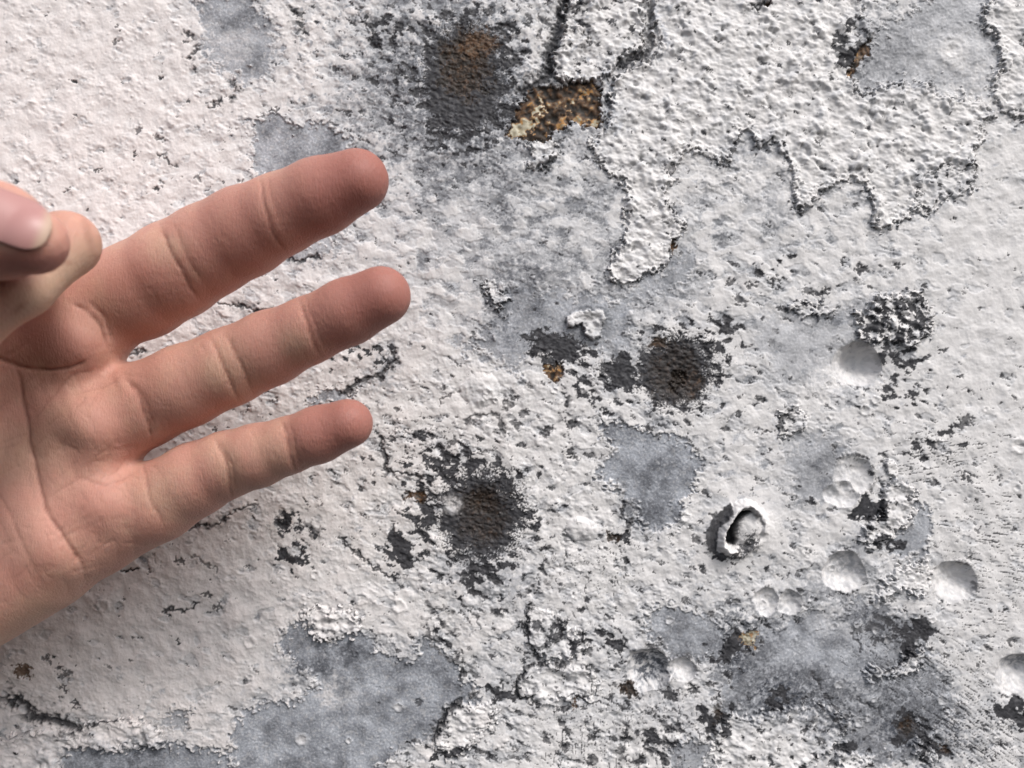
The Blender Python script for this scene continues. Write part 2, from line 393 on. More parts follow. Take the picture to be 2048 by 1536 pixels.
# ---- grooves and cracks
def crack(pts, wd=3.0, depth=4.0, ink=0.95, broken=0.0, fringe=0.0):
    w, d = dist_line(pts)
    d = d * (1 + 0.25 * n_s[w])
    e = np.exp(-(d / wd) ** 2)
    gate = ss(-0.4, 0.5, n_s[w] + 0.6 * n_s2[w] - broken)if broken else 1.0
    H[w] -= depth * e * gate
    dark[w] = np.maximum(dark[w], np.clip(1.35 * e * gate, 0, 1) * ink)
    if fringe:
        f = np.exp(-(d / fringe) ** 2)
        dark[w] = np.maximum(dark[w], f * ss(0.0, 0.3, n_c3[w] - 0.2))
for pts, wd, dp, ink, br, fr in [
    ([(20, 1400), (45, 1412), (70, 1432), (105, 1438), (130, 1448), (158, 1456)], 8, 7, 0.95, 0, 22),
    ([(-30, 1392), (20, 1400), (40, 1408)], 5, 4, 0.6, 0, 14),
    ([(175, 1456), (200, 1447), (232, 1443)], 2.4, 5, 0.95, 0, 0),
    ([(325, 1226), (332, 1220), (347, 1219), (370, 1222), (385, 1216), (393, 1208)], 2.6, 3, 0.95, 0, 0),
    ([(240, 1142), (255, 1139), (275, 1138)], 2.4, 3, 1, 0, 0),
    ([(380, 1112), (410, 1128), (440, 1142)], 2.0, 2, 0.7, 0, 0),
    ([(316, 308), (330, 320), (352, 332)], 2.0, 3, 0.9, 0, 0),
    ([(370, 1052), (400, 1051), (427, 1054), (444, 1040), (480, 1020), (512, 1010)], 2.6, 3, 0.8, 0, 6),
    ([(550, 1038), (575, 1045), (600, 1052), (625, 1058)], 4, 3, 0.8, 0.2, 18),
    ([(680, 1074), (694, 1095), (721, 1108), (748, 1136), (769, 1153), (796, 1160)], 2.4, 4, 0.9, 0, 0),
    ([(571, 510), (601, 524), (636, 510)], 3, 4, 0.9, 0, 6),
    ([(431, 604), (451, 609), (485, 612), (520, 620), (540, 619)], 2.6, 3, 0.9, 0, 8),
    ([(250, 700), (268, 707), (290, 705)], 2.4, 3, 0.9, 0, 6),
    ([(680, 784), (714, 767), (748, 753), (776, 736), (786, 719), (789, 705)], 4, 4, 0.9, 0, 10),
    ([(762, 869), (765, 903), (776, 920), (765, 941), (793, 944), (844, 955)], 3, 4, 0.9, 0, 8),
    ([(882, 804), (899, 790), (916, 784)], 2.4, 3, 0.8, 0, 0),
    ([(933, 842), (943, 835), (970, 832), (988, 828), (1001, 845), (1008, 869)], 3.5, 3, 0.9, 0, 8),
    ([(1132, -20), (1124, 27), (1107, 68), (1097, 120), (1100, 144), (1088, 160), (1068, 172), (1045, 182)], 9, 6, 0.95, 0, 20),
    ([(1160, -20), (1150, 30), (1163, 62), (1178, 88)], 6, 3, 0.85, 0.2, 14),
    ([(1305, -10), (1298, 68), (1296, 110), (1262, 121), (1240, 130)], 4, 4, 0.75, 0, 10),
    ([(1059, 1211), (1049, 1248), (1056, 1276), (1066, 1303), (1080, 1317)], 3.5, 4, 0.9, 0, 6),
    ([(1090, 1324), (1053, 1337), (1032, 1365), (1032, 1385), (1039, 1395)], 3.5, 4, 0.9, 0, 8),
    ([(1039, 1395), (1066, 1395), (1076, 1412)], 3, 4, 0.9, 0, 0),
    ([(1155, 1399), (1200, 1404)], 2, 3, 0.9, 0, 0),
    ([(919, 1406), (892, 1423), (882, 1447), (868, 1474)], 7, 4, 0.9, 0, 12),
    ([(1094, 1101), (1083, 1136), (1073, 1180), (1049, 1194)], 4, 2, 0.9, 0.3, 12),
    ([(1625, 1344), (1642, 1378), (1666, 1409), (1690, 1442)], 3.2, 2, 0.9, 0.1, 8),
    ([(1707, 1269), (1716, 1284), (1724, 1302)], 2.6, 2, 0.9, 0, 0),
    ([(1717, 1399), (1738, 1410), (1758, 1423)], 2.6, 2, 0.8, 0, 6),
    ([(1770, 1345), (1795, 1335), (1805, 1318), (1818, 1298)], 2.2, 3, 1, 0, 0),
    ([(1560, 856), (1562, 842), (1585, 818)], 4, 4, 0.9, 0, 8),
    ([(1510, 870), (1535, 862), (1555, 855)], 2.5, 3, 0.8, 0.2, 0),
    ([(1250, 1005), (1246, 1030), (1262, 1050)], 3, 4, 0.8, 0, 12),
    ([(1130, 790), (1128, 815), (1140, 850)], 4, 2, 0.8, 0.3, 14),
    ([(700, 0), (712, 20), (735, 60), (760, 95)], 3, 3, 0.8, 0.2, 12),
    ([(590, 20), (605, 60), (612, 72)], 3, 3, 0.8, 0.2, 10),
    ([(470, 160), (472, 178), (462, 195), (425, 205)], 4, 3, 0.8, 0.2, 10),
    ([(372, 62), (385, 75)], 3, 3, 0.9, 0, 6),
    ([(375, 118), (390, 102), (395, 90)], 4, 3, 0.8, 0, 8),
    ([(1840, 1490), (1850, 1470), (1830, 1440), (1870, 1470), (1890, 1495)], 5, 3, 0.85, 0.1, 14),
    ([(1500, 10), (1515, 22), (1528, 5)], 4, 4, 0.95, 0, 6),
    ([(945, 1230), (960, 1248)], 2.5, 2, 0.9, 0, 0),
    ([(985, 1222), (1005, 1225), (1030, 1224)], 5, 2, 0.85, 0.1, 10),
    ([(870, 1215), (876, 1245), (870, 1270), (900, 1290), (925, 1320), (925, 1350)], 6, 2, 0.8, 0.25, 22),
    ([(1280, 1462), (1360, 1462)], 5, 1.5, 0.8, 0.35, 18),
    ([(1310, 1500), (1330, 1530), (1338, 1560)], 6, 3, 0.85, 0.2, 18),
    ([(1248, 1450), (1250, 1500), (1262, 1540)], 5, 2, 0.8, 0.3, 16),
    ([(2048, 70), (2040, 100)], 3, 2, 0.7, 0.2, 8),
]:
    crack(pts, wd, dp, ink, br, fr)

# ---- scratchy dotted streaks
def streaks(cx, cy, rx, ry, ang, seed, dens, wlen=7, st=9):
    n = band(seed, wlen, 2.4, ang, st)
    w, r, th = ell(cx, cy, rx, ry, ang, 60, 6, 3)
    g = np.exp(-r ** 4 * 0.7)
    k = ss(0, 0.4, n[w] + 0.55 * n_s2[w] - (3.2 - dens * g))
    dark[w] = np.maximum(dark[w], k * 0.92)
    H[w] -= 0.8 * k
streaks(1880, 915, 110, 60, -9, 31, 2.1, 6, 14)
streaks(1990, 1120, 110, 190, 8, 32, 1.9, 6, 12)
streaks(1880, 1400, 220, 110, 36, 33, 2.1, 6, 12)
streaks(1980, 1480, 130, 90, 33, 34, 2.0, 6, 12)
streaks(1180, 1480, 120, 90, 92, 35, 1.9)
streaks(1330, 1480, 140, 80, 80, 36, 1.8)
streaks(1190, 1130, 90, 110, 70, 37, 1.6, 9, 4)
streaks(870, 890, 130, 70, 15, 38, 2.1, 9, 4)

# ---- worn dark haloes and rusty bullet impacts
def wear(cx, cy, rx, ry, ang, amt, bias=0.0, fall=1.0, to_grey=0.0):
    w, r, th = ell(cx, cy, rx, ry, ang, 60 + max(rx, ry) * 0.8, 7, 4)
    g = np.exp(-(r ** 2) * fall) * amt
    k = ss(0, 0.3, 0.5 * n_c3[w] + 0.32 * n_c2[w] + 0.16 * n_s2[w] + 4.2 * g - 1.85 + bias)
    dark[w] = np.maximum(dark[w], k)
    if to_grey:
        grey[w] = np.maximum(grey[w], to_grey * ss(0, 0.7, n_s[w] * 0.6 + 3 * g - 0.6))
    H[w] -= 1.2 * k * np.clip(g, 0, 1)

wear(925, 165, 88, 118, 0, 1.0, 0.1, 0.8, 0.8)
wear(900, 60, 110, 50, 0, 0.48)
wear(830, 150, 70, 100, 10, 0.46, 0, 1, 0.8)
wear(1010, 90, 60, 80, 0, 0.6)
wear(1010, 230, 50, 60, 0, 0.62, 0, 1, 0.5)
wear(1350, 740, 90, 82, 0, 0.85, 0.1, 0.9)
wear(1430, 690, 70, 60, 20, 0.55)
wear(1240, 745, 38, 30, 15, 1.1, 0.2)
wear(1190, 770, 90, 60, 20, 0.5)
wear(1360, 690, 90, 36, 0, 0.6)
wear(1110, 695, 62, 30, 4, 1.15, 0.3, 1.2)
wear(1170, 710, 50, 50, 0, 0.5)
wear(962, 1030, 98, 112, 0, 0.85, 0.1, 0.9)
wear(900, 930, 110, 60, 20, 0.62)
wear(850, 1000, 60, 60, 0, 0.6)
wear(800, 1105, 34, 40, -20, 1.0, 0.15)
wear(850, 1050, 50, 80, 0, 0.55)
wear(960, 1150, 90, 50, 0, 0.62, 0, 1, 0.3)
wear(1060, 1050, 60, 80, 0, 0.45)
wear(1780, 770, 120, 70, 15, 0.45)
wear(1790, 720, 70, 50, 10, 0.55)
wear(1735, 1020, 42, 24, -5, 1.1, 0.1)
wear(1770, 1080, 50, 28, 15, 0.7)
wear(1830, 1270, 45, 50, 0, 0.75, 0.1)
wear(1755, 1255, 60, 35, 10, 0.62)
wear(1690, 1480, 60, 60, 0, 0.5)
wear(1815, 1458, 30, 26, 0, 1.1, 0.2)
wear(1865, 1495, 40, 20, 30, 0.7)
wear(2030, 1420, 50, 24, 5, 1.1, 0.1)
wear(1430, 1440, 60, 60, 0, 0.6)
wear(1470, 1290, 60, 26, -30, 0.95, 0.0)
wear(1560, 1395, 60, 30, 0, 0.55)
wear(1450, 1110, 40, 30, 0, 0.7)
wear(1460, 650, 60, 30, 0, 0.55)
wear(1550, 540, 80, 50, 0, 0.32)
wear(1640, 600, 60, 24, 0, 0.5)
wear(700, 700, 100, 24, -8, 0.5)
wear(770, 715, 24, 50, 0, 0.6)
wear(590, 1060, 50, 30, 10, 0.6)
wear(580, 1115, 26, 22, 0, 0.8)
wear(620, 60, 60, 60, 0, 0.32)
wear(780, 60, 80, 60, 0, 0.5)
wear(1040, 650, 60, 60, 0, 0.0)
wear(1010, 570, 60, 40, 0, 0.3)
wear(1240, 1080, 20, 14, 10, 1.0)
wear(1700, 70, 40, 50, 0, 0.55)
wear(1690, 110, 40, 60, 30, 0.6)
wear(1300, 1480, 60, 40, 0, 0.55)
wear(900, 1500, 50, 26, 0, 0.7)
wear(1005, 1390, 40, 30, 0, 0.75)
wear(1230, 1290, 60, 30, 30, 0.6)
wear(1130, 1270, 50, 26, 30, 0.6)
wear(1880, 880, 90, 30, -15, 0.45)
wear(1840, 900, 50, 30, -15, 0.5)

def soot(cx, cy, rx, ry, ang, amt=0.95):
    w, r, th = ell(cx, cy, rx, ry, ang, 70, 4, 2.5)
    k = ss(0.30, 0.72, np.exp(-r ** 3.2) + 0.11 * n_s2[w] + 0.09 * n_n[w] + 0.05 * n_c3[w])
    lay(H, w, k, -2.2 + 0.5 * n_m[w] + 0.4 * n_d[w])
    dark[w] = np.maximum(dark[w], ss(0.0, 0.8, k) * amt * np.clip(0.95 + 0.05 * n_s[w], 0, 1))
n_n = band(19, 5, 2.2)
soot(1354, 742, 84, 82, 0, 1.0)
soot(1238, 746, 44, 28, 12, 0.95)
soot(964, 1032, 94, 106, -5, 1.0)
soot(926, 158, 90, 126, 0, 0.93)
soot(1114, 692, 66, 30, 4, 1.0)
def rusty(cx, cy, rx, ry, ang, seed, amt=1.0, hue0=0.2, hspread0=0.12, streak=0.5, dip=4.0, label=None, name="impact_mark"):
    w, r, th = ell(cx, cy, rx, ry, ang, 50, 3, 3)
    pn = 0.7 * polar_noise(seed, r, th, 130, 5) + 0.5 * polar_noise(seed + 500, r, th, 47, 3)
    e = r + streak * 0.30 * pn + 0.10 * n_s[w] + 0.08 * n_s2[w]
    m = ss(1.02, 0.82, e) * amt
    rust[w] = np.maximum(rust[w], m)
    hspread = 0.75 * hspread0
    hh = hue0 + hspread * (0.8 * n_s[w] + 0.8 * n_s2[w] * 0.6 + 0.6 * pn)
    hue[w] = np.where(m > 0.03, np.clip(hh, 0, 1), hue[w])
    H[w] -= dip * ss(1.2, 0.2, r) - 0.7 * m * pn - 0.25 * m * n_s2[w]
    claim(name, label, w, e < 0.95)
rusty(928, 130, 50, 74, 0, 41, 0.95, 0.14, 0.15, 0.9, 3, "upper rusty bullet mark with brown rays inside a sooty halo")
rusty(960, 85, 40, 26, -10, 42, 0.75, 0.38, 0.14, 0.8, 1, name="rust_patch")
rusty(1352, 745, 56, 60, 0, 43, 0.6, 0.07, 0.14, 0.6, 5, "right rusty bullet mark with a black pit at its centre")
rusty(1356, 762, 13, 27, 12, 44, 1.0, 0.04, 0.03, 0.5, 7, name="pit")
rusty(1385, 765, 22, 34, 0, 45, 0.65, 0.17, 0.16, 0.8, 1, name="rust_patch")
rusty(1318, 683, 18, 12, 0, 46, 0.9, 0.20, 0.08, 0.4, 1, name="rust_patch")
rusty(966, 1028, 56, 62, 0, 47, 0.58, 0.07, 0.13, 0.5, 5, "lower rusty bullet mark in a wide charcoal halo")
rusty(965, 1005, 34, 24, 0, 48, 0.85, 0.12, 0.10, 0.5, 3, name="pit")
rusty(970, 1062, 34, 16, 0, 49, 0.6, 0.12, 0.13, 0.5, 1, name="rust_patch")
rusty(828, 993, 17, 11, -10, 50, 0.95, 0.30, 0.14, 0.2, 3, name="rust_patch")
rusty(1227, 1075, 15, 11, 25, 51, 0.9, 0.18, 0.16, 0.2, 4, name="rust_patch")
rusty(1258, 1377, 19, 15, 10, 52, 0.95, 0.14, 0.14, 0.2, 4, name="rust_patch")
rusty(1500, 1278, 20, 14, -35, 53, 0.75, 0.86, 0.12, 0.3, 1, name="rust_patch")
rusty(48, 1344, 19, 13, 5, 54, 0.9, 0.45, 0.06, 0.2, 3, name="rust_patch", label="round brown chip near the lower left")
rusty(1815, 1455, 17, 14, 10, 55, 0.8, 0.13, 0.14, 0.3, 2, name="rust_patch")
rusty(1886, 1496, 10, 8, 0, 56, 0.8, 0.2, 0.14, 0.3, 2, name="rust_patch")
rusty(1435, 1425, 12, 18, 10, 57, 0.7, 0.12, 0.1, 0.3, 2, name="rust_patch")
rusty(1150, 1410, 6, 10, 10, 58, 0.9, 0.42, 0.1, 0.2, 2, name="rust_patch")

def rust_poly(pts, blobs, label, depth=6, hue0=0.45, seed=0):
    w, d = sdf_poly(pts, 40, 1.5, 2.5)
    m = ss(1.5, -1.5, d)
    lay(H, w, m, -depth + 0.9 * n_q[w] + 0.4 * n_m[w] + 0.1 * n_f[w])
    lay(rust, w, m, 1.0)
    h = hue0 - 0.1 + 0.20 * n_q[w] + 0.16 * n_m[w] + 0.07 * n_c3[w]
    x, y = warped(w, 3, 4)
    for bx, by, br, bv, ba in blobs:
        g = ba * np.exp(-((x - bx) ** 2 + (y - by) ** 2) / br ** 2)
        g = ss(0.25, 0.55, g + 0.12 * n_c3[w])
        h = h * (1 - g) + (bv + 0.05 * n_m[w] + 0.03 * n_c3[w]) * g
    hue[w] = np.where(m > 0.02, np.clip(h, 0, 1), hue[w])
    edge = np.exp(-((d + 1) / 2.5) ** 2) * ss(-0.5, 0.6, n_s[w])
    hue[w] = np.where(m > 0.02, hue[w] * (1 - 0.8 * edge), hue[w])
    claim("rust_patch", label, w, d < 0.5)
rust_poly([(1010, 272), (1028, 238), (1040, 208), (1058, 184), (1078, 172), (1110, 172), (1132, 174), (1150, 162), (1188, 158), (1202, 182), (1200, 215), (1205, 245), (1196, 258), (1170, 252), (1148, 243), (1125, 256), (1105, 258), (1098, 282), (1082, 285), (1064, 282), (1040, 276)],
          [(1055, 255, 24, 0.90, 0.95), (1030, 262, 16, 0.92, 0.9), (1078, 218, 13, 1.0, 0.9), (1140, 215, 10, 0.95, 0.6), (1170, 180, 14, 0.70, 0.85), (1165, 192, 10, 0.73, 0.9), (1130, 245, 12, 0.71, 1), (1160, 238, 10, 0.74, 0.8), (1190, 240, 14, 0.86, 0.8),
           (1075, 272, 16, 0.08, 1), (1055, 268, 9, 0.08, 0.9), (1090, 266, 10, 0.06, 1), (1100, 225, 15, 0.12, 0.9), (1128, 222, 12, 0.12, 0.8), (1045, 210, 10, 0.2, 0.7), (1115, 182, 14, 0.24, 0.8), (1163, 178, 6, 0.05, 0.9), (1195, 215, 10, 0.3, 0.7), (1095, 278, 5, 0.68, 1)],
          "ochre and cream rust patch where paint has broken away", 7, 0.38)
rust_poly([(1083, 730), (1100, 725), (1126, 724), (1128, 744), (1118, 762), (1106, 768), (1090, 752)], [(1095, 738, 8, 0.82, 0.9), (1115, 742, 9, 0.74, 0.9), (1105, 730, 8, 0.1, 0.8), (1122, 733, 5, 0.95, 0.8), (1108, 762, 6, 0.3, 0.8)], "small ochre rust patch below a black smear", 4)
rust_poly([(1742, 80), (1740, 104), (1722, 122), (1706, 150), (1700, 162), (1694, 158), (1696, 138), (1708, 120), (1716, 98), (1728, 82)], [(1728, 105, 12, 0.5, 0.8), (1702, 148, 9, 0.72, 1), (1718, 118, 8, 0.68, 0.6), (1736, 88, 6, 0.2, 0.8)], "narrow orange rust strip at a flake edge", 5)
rust_poly([(1530, 6), (1540, 4), (1536, 14), (1530, 16)], [(1534, 10, 6, 0.6, 1)], None, 3)
rust_poly([(1340, 490), (1352, 478), (1356, 492), (1344, 512)], [(1348, 492, 10, 0.4, 1)], None, 3)

# ---- small chips through to the dark primer
rng = np.random.default_rng(77)
for cx, cy, r in [(412, 1190, 7), (435, 1213, 8), (360, 1122, 7), (130, 1350, 11), (118, 1335, 6), (126, 1375, 6), (88, 1318, 6), (355, 1282, 5), (550, 800, 6), (498, 820, 4), (330, 660, 5), (395, 358, 6), (310, 378, 6),
                  (132, 382, 5), (195, 340, 6), (275, 265, 6), (318, 275, 7), (233, 55, 4), (233, 80, 4), (321, 155, 5), (426, 207, 8), (550, 220, 5), (270, 310, 4), (480, 370, 5), (372, 1052, 9), (150, 1410, 8),
                  (1722, 538, 12), (1505, 570, 8), (1545, 565, 9), (1462, 565, 9), (1480, 600, 10), (1620, 580, 8), (1652, 582, 7), (1690, 525, 6), (1795, 530, 7), (1920, 850, 9), (1930, 840, 12), (1935, 955, 10), (2000, 955, 6),
                  (1425, 1030, 6), (1425, 1035, 7), (1000, 1050, 4), (1095, 860, 9), (1145, 850, 10), (1140, 910, 8), (1150, 915, 7), (1090, 865, 8), (1020, 805, 13), (1030, 850, 9), (1090, 485, 6), (1010, 700, 0), (905, 885, 8), (850, 870, 8),
                  (1390, 1080, 8), (1985, 1085, 6), (1955, 1060, 5), (1890, 1310, 5), (1970, 1455, 6), (1400, 1180, 5), (1135, 1070, 9), (1400, 1045, 4), (1855, 660, 6), (1250, 1140, 6), (1885, 700, 5), (2030, 540, 4),
                  (1330, 1490, 8), (1185, 1475, 8), (1130, 1490, 7), (1030, 1500, 6), (850, 1290, 0), (840, 1405, 7), (1390, 1380, 9), (1120, 1330, 10), (1175, 1300, 12), (1075, 1250, 12), (1105, 1275, 14), (1340, 1390, 12), (1610, 1460, 8), (1520, 1460, 7), (1580, 1440, 6), (1640, 1480, 7)]:
    if r:
        w, rr, th = ell(cx, cy, r * 1.15, r * 0.85, rng.uniform(-40, 40), 14, 1.5, 3.2)
        k = ss(1.15, 0.85, rr + 0.15 * n_s2[w])
        lay(H, w, k, H[w] - 2.0)
        dark[w] = np.maximum(dark[w], k * rng.uniform(0.7, 0.98))

# ---- airbrushed lighter and darker undercoat
def smudge(cx, cy, rx, ry, ang, g, t, rag=0.35):
    w, r, th = ell(cx, cy, rx, ry, ang, max(rx, ry), 8, 5)
    k = np.exp(-r * r) * np.clip(1 + rag * (n_s[w] + 0.6 * n_s2[w]), 0, 1.6)
    k = np.clip(k, 0, 1)
    if g >= 0:
        grey[w] = np.maximum(grey[w], g * k)
    else:
        grey[w] *= 1 + g * k
        dark[w] *= 1 + g * k
    tone[w] = np.clip(tone[w] + t * k, 0, 1)
for a in [(1050, 555, 90, 60, 0, 0.6, 0.2), (1020, 540, 26, 22, 0, 0.8, 0.4), (1075, 545, 24, 30, 0, 0.8, 0.4), (1060, 610, 60, 40, 0, 0.6, 0.2), (930, 400, 130, 50, 0, 0.45, 0.2), (900, 350, 90, 50, 0, 0.6, 0.3), (1010, 330, 80, 50, 20, 0.55, 0.3),
          (780, 150, 60, 120, 10, 0.75, 0.4), (830, 250, 60, 60, 0, 0.8, 0.5), (720, 200, 60, 70, 0, 0.5, 0.2), (1000, 150, 40, 110, 0, 0.7, 0.5), (940, 260, 80, 40, 0, 0.8, 0.6), (1130, 260, 50, 30, 0, 0.8, 0.1), (1180, 420, 60, 80, 0, 0.25, 0.1),
          (930, 430, 36, 30, 0, -0.9, -0.3), (850, 470, 24, 24, 0, -0.9, -0.4), (465, 90, 40, 34, 0, -0.45, -0.3), (470, 40, 60, 40, 0, 0.5, 0.25), (520, 110, 50, 40, 0, 0.4, 0.2),
          (1560, 1390, 110, 50, -10, 0.9, 0.42), (1790, 1460, 110, 50, 20, 0.95, 0.45), (1650, 1440, 70, 40, 40, 0.8, 0.4), (1470, 1300, 60, 40, -30, 0.9, 0.45), (1650, 1300, 90, 40, -10, 0.6, -0.3), (1700, 1250, 60, 20, -10, -0.7, -0.4),
          (1700, 1375, 50, 30, 10, -0.4, -0.4), (1730, 1455, 40, 20, 0, -0.4, -0.4), (1640, 1180, 80, 40, 0, 0.6, 0.15), (1770, 1250, 90, 40, 10, 0.6, 0.4), (1840, 1400, 90, 40, 20, 0.5, 0.1), (1560, 1240, 70, 40, 20, 0.5, 0.1),
          (620, 1340, 60, 40, 0, 0.9, 0.3), (700, 1310, 60, 40, 0, 0.9, 0.25), (560, 1440, 80, 50, 0, 0.8, -0.2), (720, 1420, 90, 50, 0, 0.8, -0.15), (850, 1340, 60, 40, 20, 0.9, 0.2), (620, 1500, 90, 40, 0, 0.9, 0.1), (660, 1385, 50, 16, 20, -0.6, -0.2),
          (1310, 1000, 40, 60, 0, 0.9, 0.25), (1270, 930, 50, 40, 0, 0.9, -0.1), (1370, 910, 40, 30, 0, 0.6, 0.2), (1265, 1020, 20, 40, -20, 0.8, 0.45), (1640, 930, 70, 60, 0, 0.55, 0.2), (1610, 970, 40, 40, 0, 0.55, 0.25),
          (1800, 110, 70, 60, 0, 0.55, 0.3), (1760, 130, 50, 50, 20, 0.6, 0.45), (1900, 110, 70, 50, 0, -0.4, -0.2), (1945, 160, 40, 40, 0, -0.6, -0.3), (1900, 25, 80, 30, 10, 0.6, 0.2), (1730, 60, 30, 40, 0, 0.6, 0.5),
          (1555, 420, 40, 30, 0, 0.5, 0.2), (1500, 300, 60, 30, 0, 0.6, 0.15), (1590, 760, 80, 30, 10, 0.35, 0.1), (1600, 690, 90, 60, 0, 0.45, 0.0), (1640, 780, 60, 30, -10, -0.6, -0.3), (1665, 745, 34, 26, 30, -0.9, -0.4), (1240, 690, 60, 60, 0, 0.55, 0.1),
          (1010, 660, 50, 40, 20, 0.9, 0.15), (1300, 590, 70, 30, -10, 0.6, 0.1), (960, 800, 50, 30, 20, -0.9, -0.5), (1160, 1055, 36, 26, 0, -0.9, -0.5), (1370, 1275, 60, 40, 0, 0.7, 0.1), (220, 1520, 120, 30, 0, 0.9, 0.4), (300, 1490, 60, 20, 0, 0.6, 0.3),
          (560, 260, 60, 30, 0, 0.5, 0.0), (660, 290, 60, 40, 0, 0.5, 0.2), (720, 330, 60, 30, 0, 0.4, 0.2), (770, 740, 20, 40, 0, 0.7, 0.4), (1750, 1150, 40, 40, 0, 0.4, 0.1), (1400, 60, 60, 40, 0, 0.1, 0.0), (1325, 60, 14, 60, 0, 0.75, 0.0),
          (2000, 1420, 60, 40, 10, 0.45, 0.1), (1920, 1480, 90, 40, 30, 0.35, 0.0), (1000, 1360, 50, 60, 0, 0.35, 0.1), (1200, 1420, 120, 40, 0, 0.25, 0.1), (1090, 1290, 50, 50, 0, 0.35, 0.3), (1240, 1300, 70, 50, 0, 0.3, 0.2), (1010, 1170, 70, 40, -20, 0.6, 0.1),
          (1720, 1090, 40, 30, 0, 0.5, 0.3), (940, 1130, 60, 30, 0, 0.5, 0.4), (1330, 1420, 80, 40, 0, 0.3, 0.2), (1215, 190, 12, 60, 0, 0.8, -0.1), (1220, 240, 30, 30, 0, 0.7, -0.2), (1380, 170, 40, 30, 0, 0.0, 0.1)]:
    smudge(*a)
for a in [(1640, 1335, 230, 95, 22, 0.85, 0.22), (1810, 1430, 150, 70, 25, 0.85, 0.3), (1560, 1270, 120, 50, -10, 0.6, 0.1), (1560, 1385, 95, 36, -8, 1.0, 0.5), (1800, 1465, 90, 40, 22, 1.0, 0.5), (1668, 1430, 60, 26, 45, 0.95, 0.45), (1480, 1330, 50, 30, -20, 0.95, 0.45), (1740, 1240, 70, 22, 15, 0.9, 0.45), (1870, 1350, 60, 24, 30, 0.7, 0.3), (1590, 1290, 50, 30, -20, 0.2, -0.4), (1690, 1330, 60, 26, 20, 0.1, -0.4)]:
    smudge(*a, 0.5)

# ---- dents
def dent(cx, cy, rx, ry, ang, depth0, clean=0.85, rim=0.6, open_side=None, grey_in=0.0, label=None, lipcol=0.4, name="dent"):
    w, r, th = ell(cx, cy, rx, ry, ang, 40, 1.6, 0.35)
    depth = 1.3 * depth0
    m = ss(1.06, 0.94, r)
    bowl = -depth * np.clip(1 - r ** 2.2, 0, 1) ** 0.8
    if open_side is not None:      # the wall of the dent slopes out gently on this side (degrees, image axes)
        k = 0.5 + 0.5 * np.cos(th - math.radians(open_side - ang))
        soft = -depth * 0.85 * np.exp(-(r / 0.8) ** 2.2)
        bowl = bowl * (1 - k) + soft * k
    base = H[w].copy()
    H[w] = base * (1 - 0.7 * m) + bowl + m * (0.7 * n_l[w] + 0.35 * n_q[w] + 0.25 * n_m[w] + 0.08 * n_f[w])
    H[w] += 1.6 * lipcol * np.exp(-((r - 1.08) / 0.09) ** 2) * (1 + 0.6 * n_s[w])
    for A, v0 in ((dark, 0.0), (grey, 0.0), (tone, np.clip(0.2 + 0.14 * n_s[w] + 0.12 * n_v[w], 0, 1))):
        lay(A, w, m * clean, v0)
    lay(grey, w, m * clean, grey_in * ss(-0.4, 0.8, n_s[w] + 0.4 * n_l[w]))
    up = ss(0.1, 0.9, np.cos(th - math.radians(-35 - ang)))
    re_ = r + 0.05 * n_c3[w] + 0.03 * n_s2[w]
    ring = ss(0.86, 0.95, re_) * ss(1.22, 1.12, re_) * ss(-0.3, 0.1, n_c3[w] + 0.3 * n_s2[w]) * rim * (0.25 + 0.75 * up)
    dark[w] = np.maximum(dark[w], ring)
    claim(name, label, w, r < 1.0)
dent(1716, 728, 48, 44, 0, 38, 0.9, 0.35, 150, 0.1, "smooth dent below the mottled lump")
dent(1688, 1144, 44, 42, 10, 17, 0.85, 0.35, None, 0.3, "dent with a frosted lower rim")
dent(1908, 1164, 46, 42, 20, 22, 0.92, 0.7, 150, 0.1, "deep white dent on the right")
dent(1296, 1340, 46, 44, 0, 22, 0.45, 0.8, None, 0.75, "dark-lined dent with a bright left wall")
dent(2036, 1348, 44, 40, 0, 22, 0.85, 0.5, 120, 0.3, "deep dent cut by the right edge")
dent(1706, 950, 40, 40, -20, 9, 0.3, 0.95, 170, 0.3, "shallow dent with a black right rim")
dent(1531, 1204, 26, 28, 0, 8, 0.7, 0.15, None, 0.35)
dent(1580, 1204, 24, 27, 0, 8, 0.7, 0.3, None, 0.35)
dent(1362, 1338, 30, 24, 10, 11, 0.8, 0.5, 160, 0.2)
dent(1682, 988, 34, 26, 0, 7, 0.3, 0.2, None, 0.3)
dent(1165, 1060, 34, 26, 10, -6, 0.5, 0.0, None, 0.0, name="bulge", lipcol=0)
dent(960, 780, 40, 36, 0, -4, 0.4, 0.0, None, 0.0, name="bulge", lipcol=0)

for cx, cy, rx, ry, g, t in [(1306, 1342, 32, 30, 0.95, 0.75), (1300, 1318, 30, 14, 0.9, 0.6), (2044, 1330, 26, 18, 0.6, 0.5), (1700, 1128, 26, 16, 0.4, 0.4), (1500, 1240, 40, 16, 0.8, 0.6), (1460, 1250, 24, 40, 0.8, 0.7)]:
    smudge(cx, cy, rx, ry, 0, g, t, 0.7)

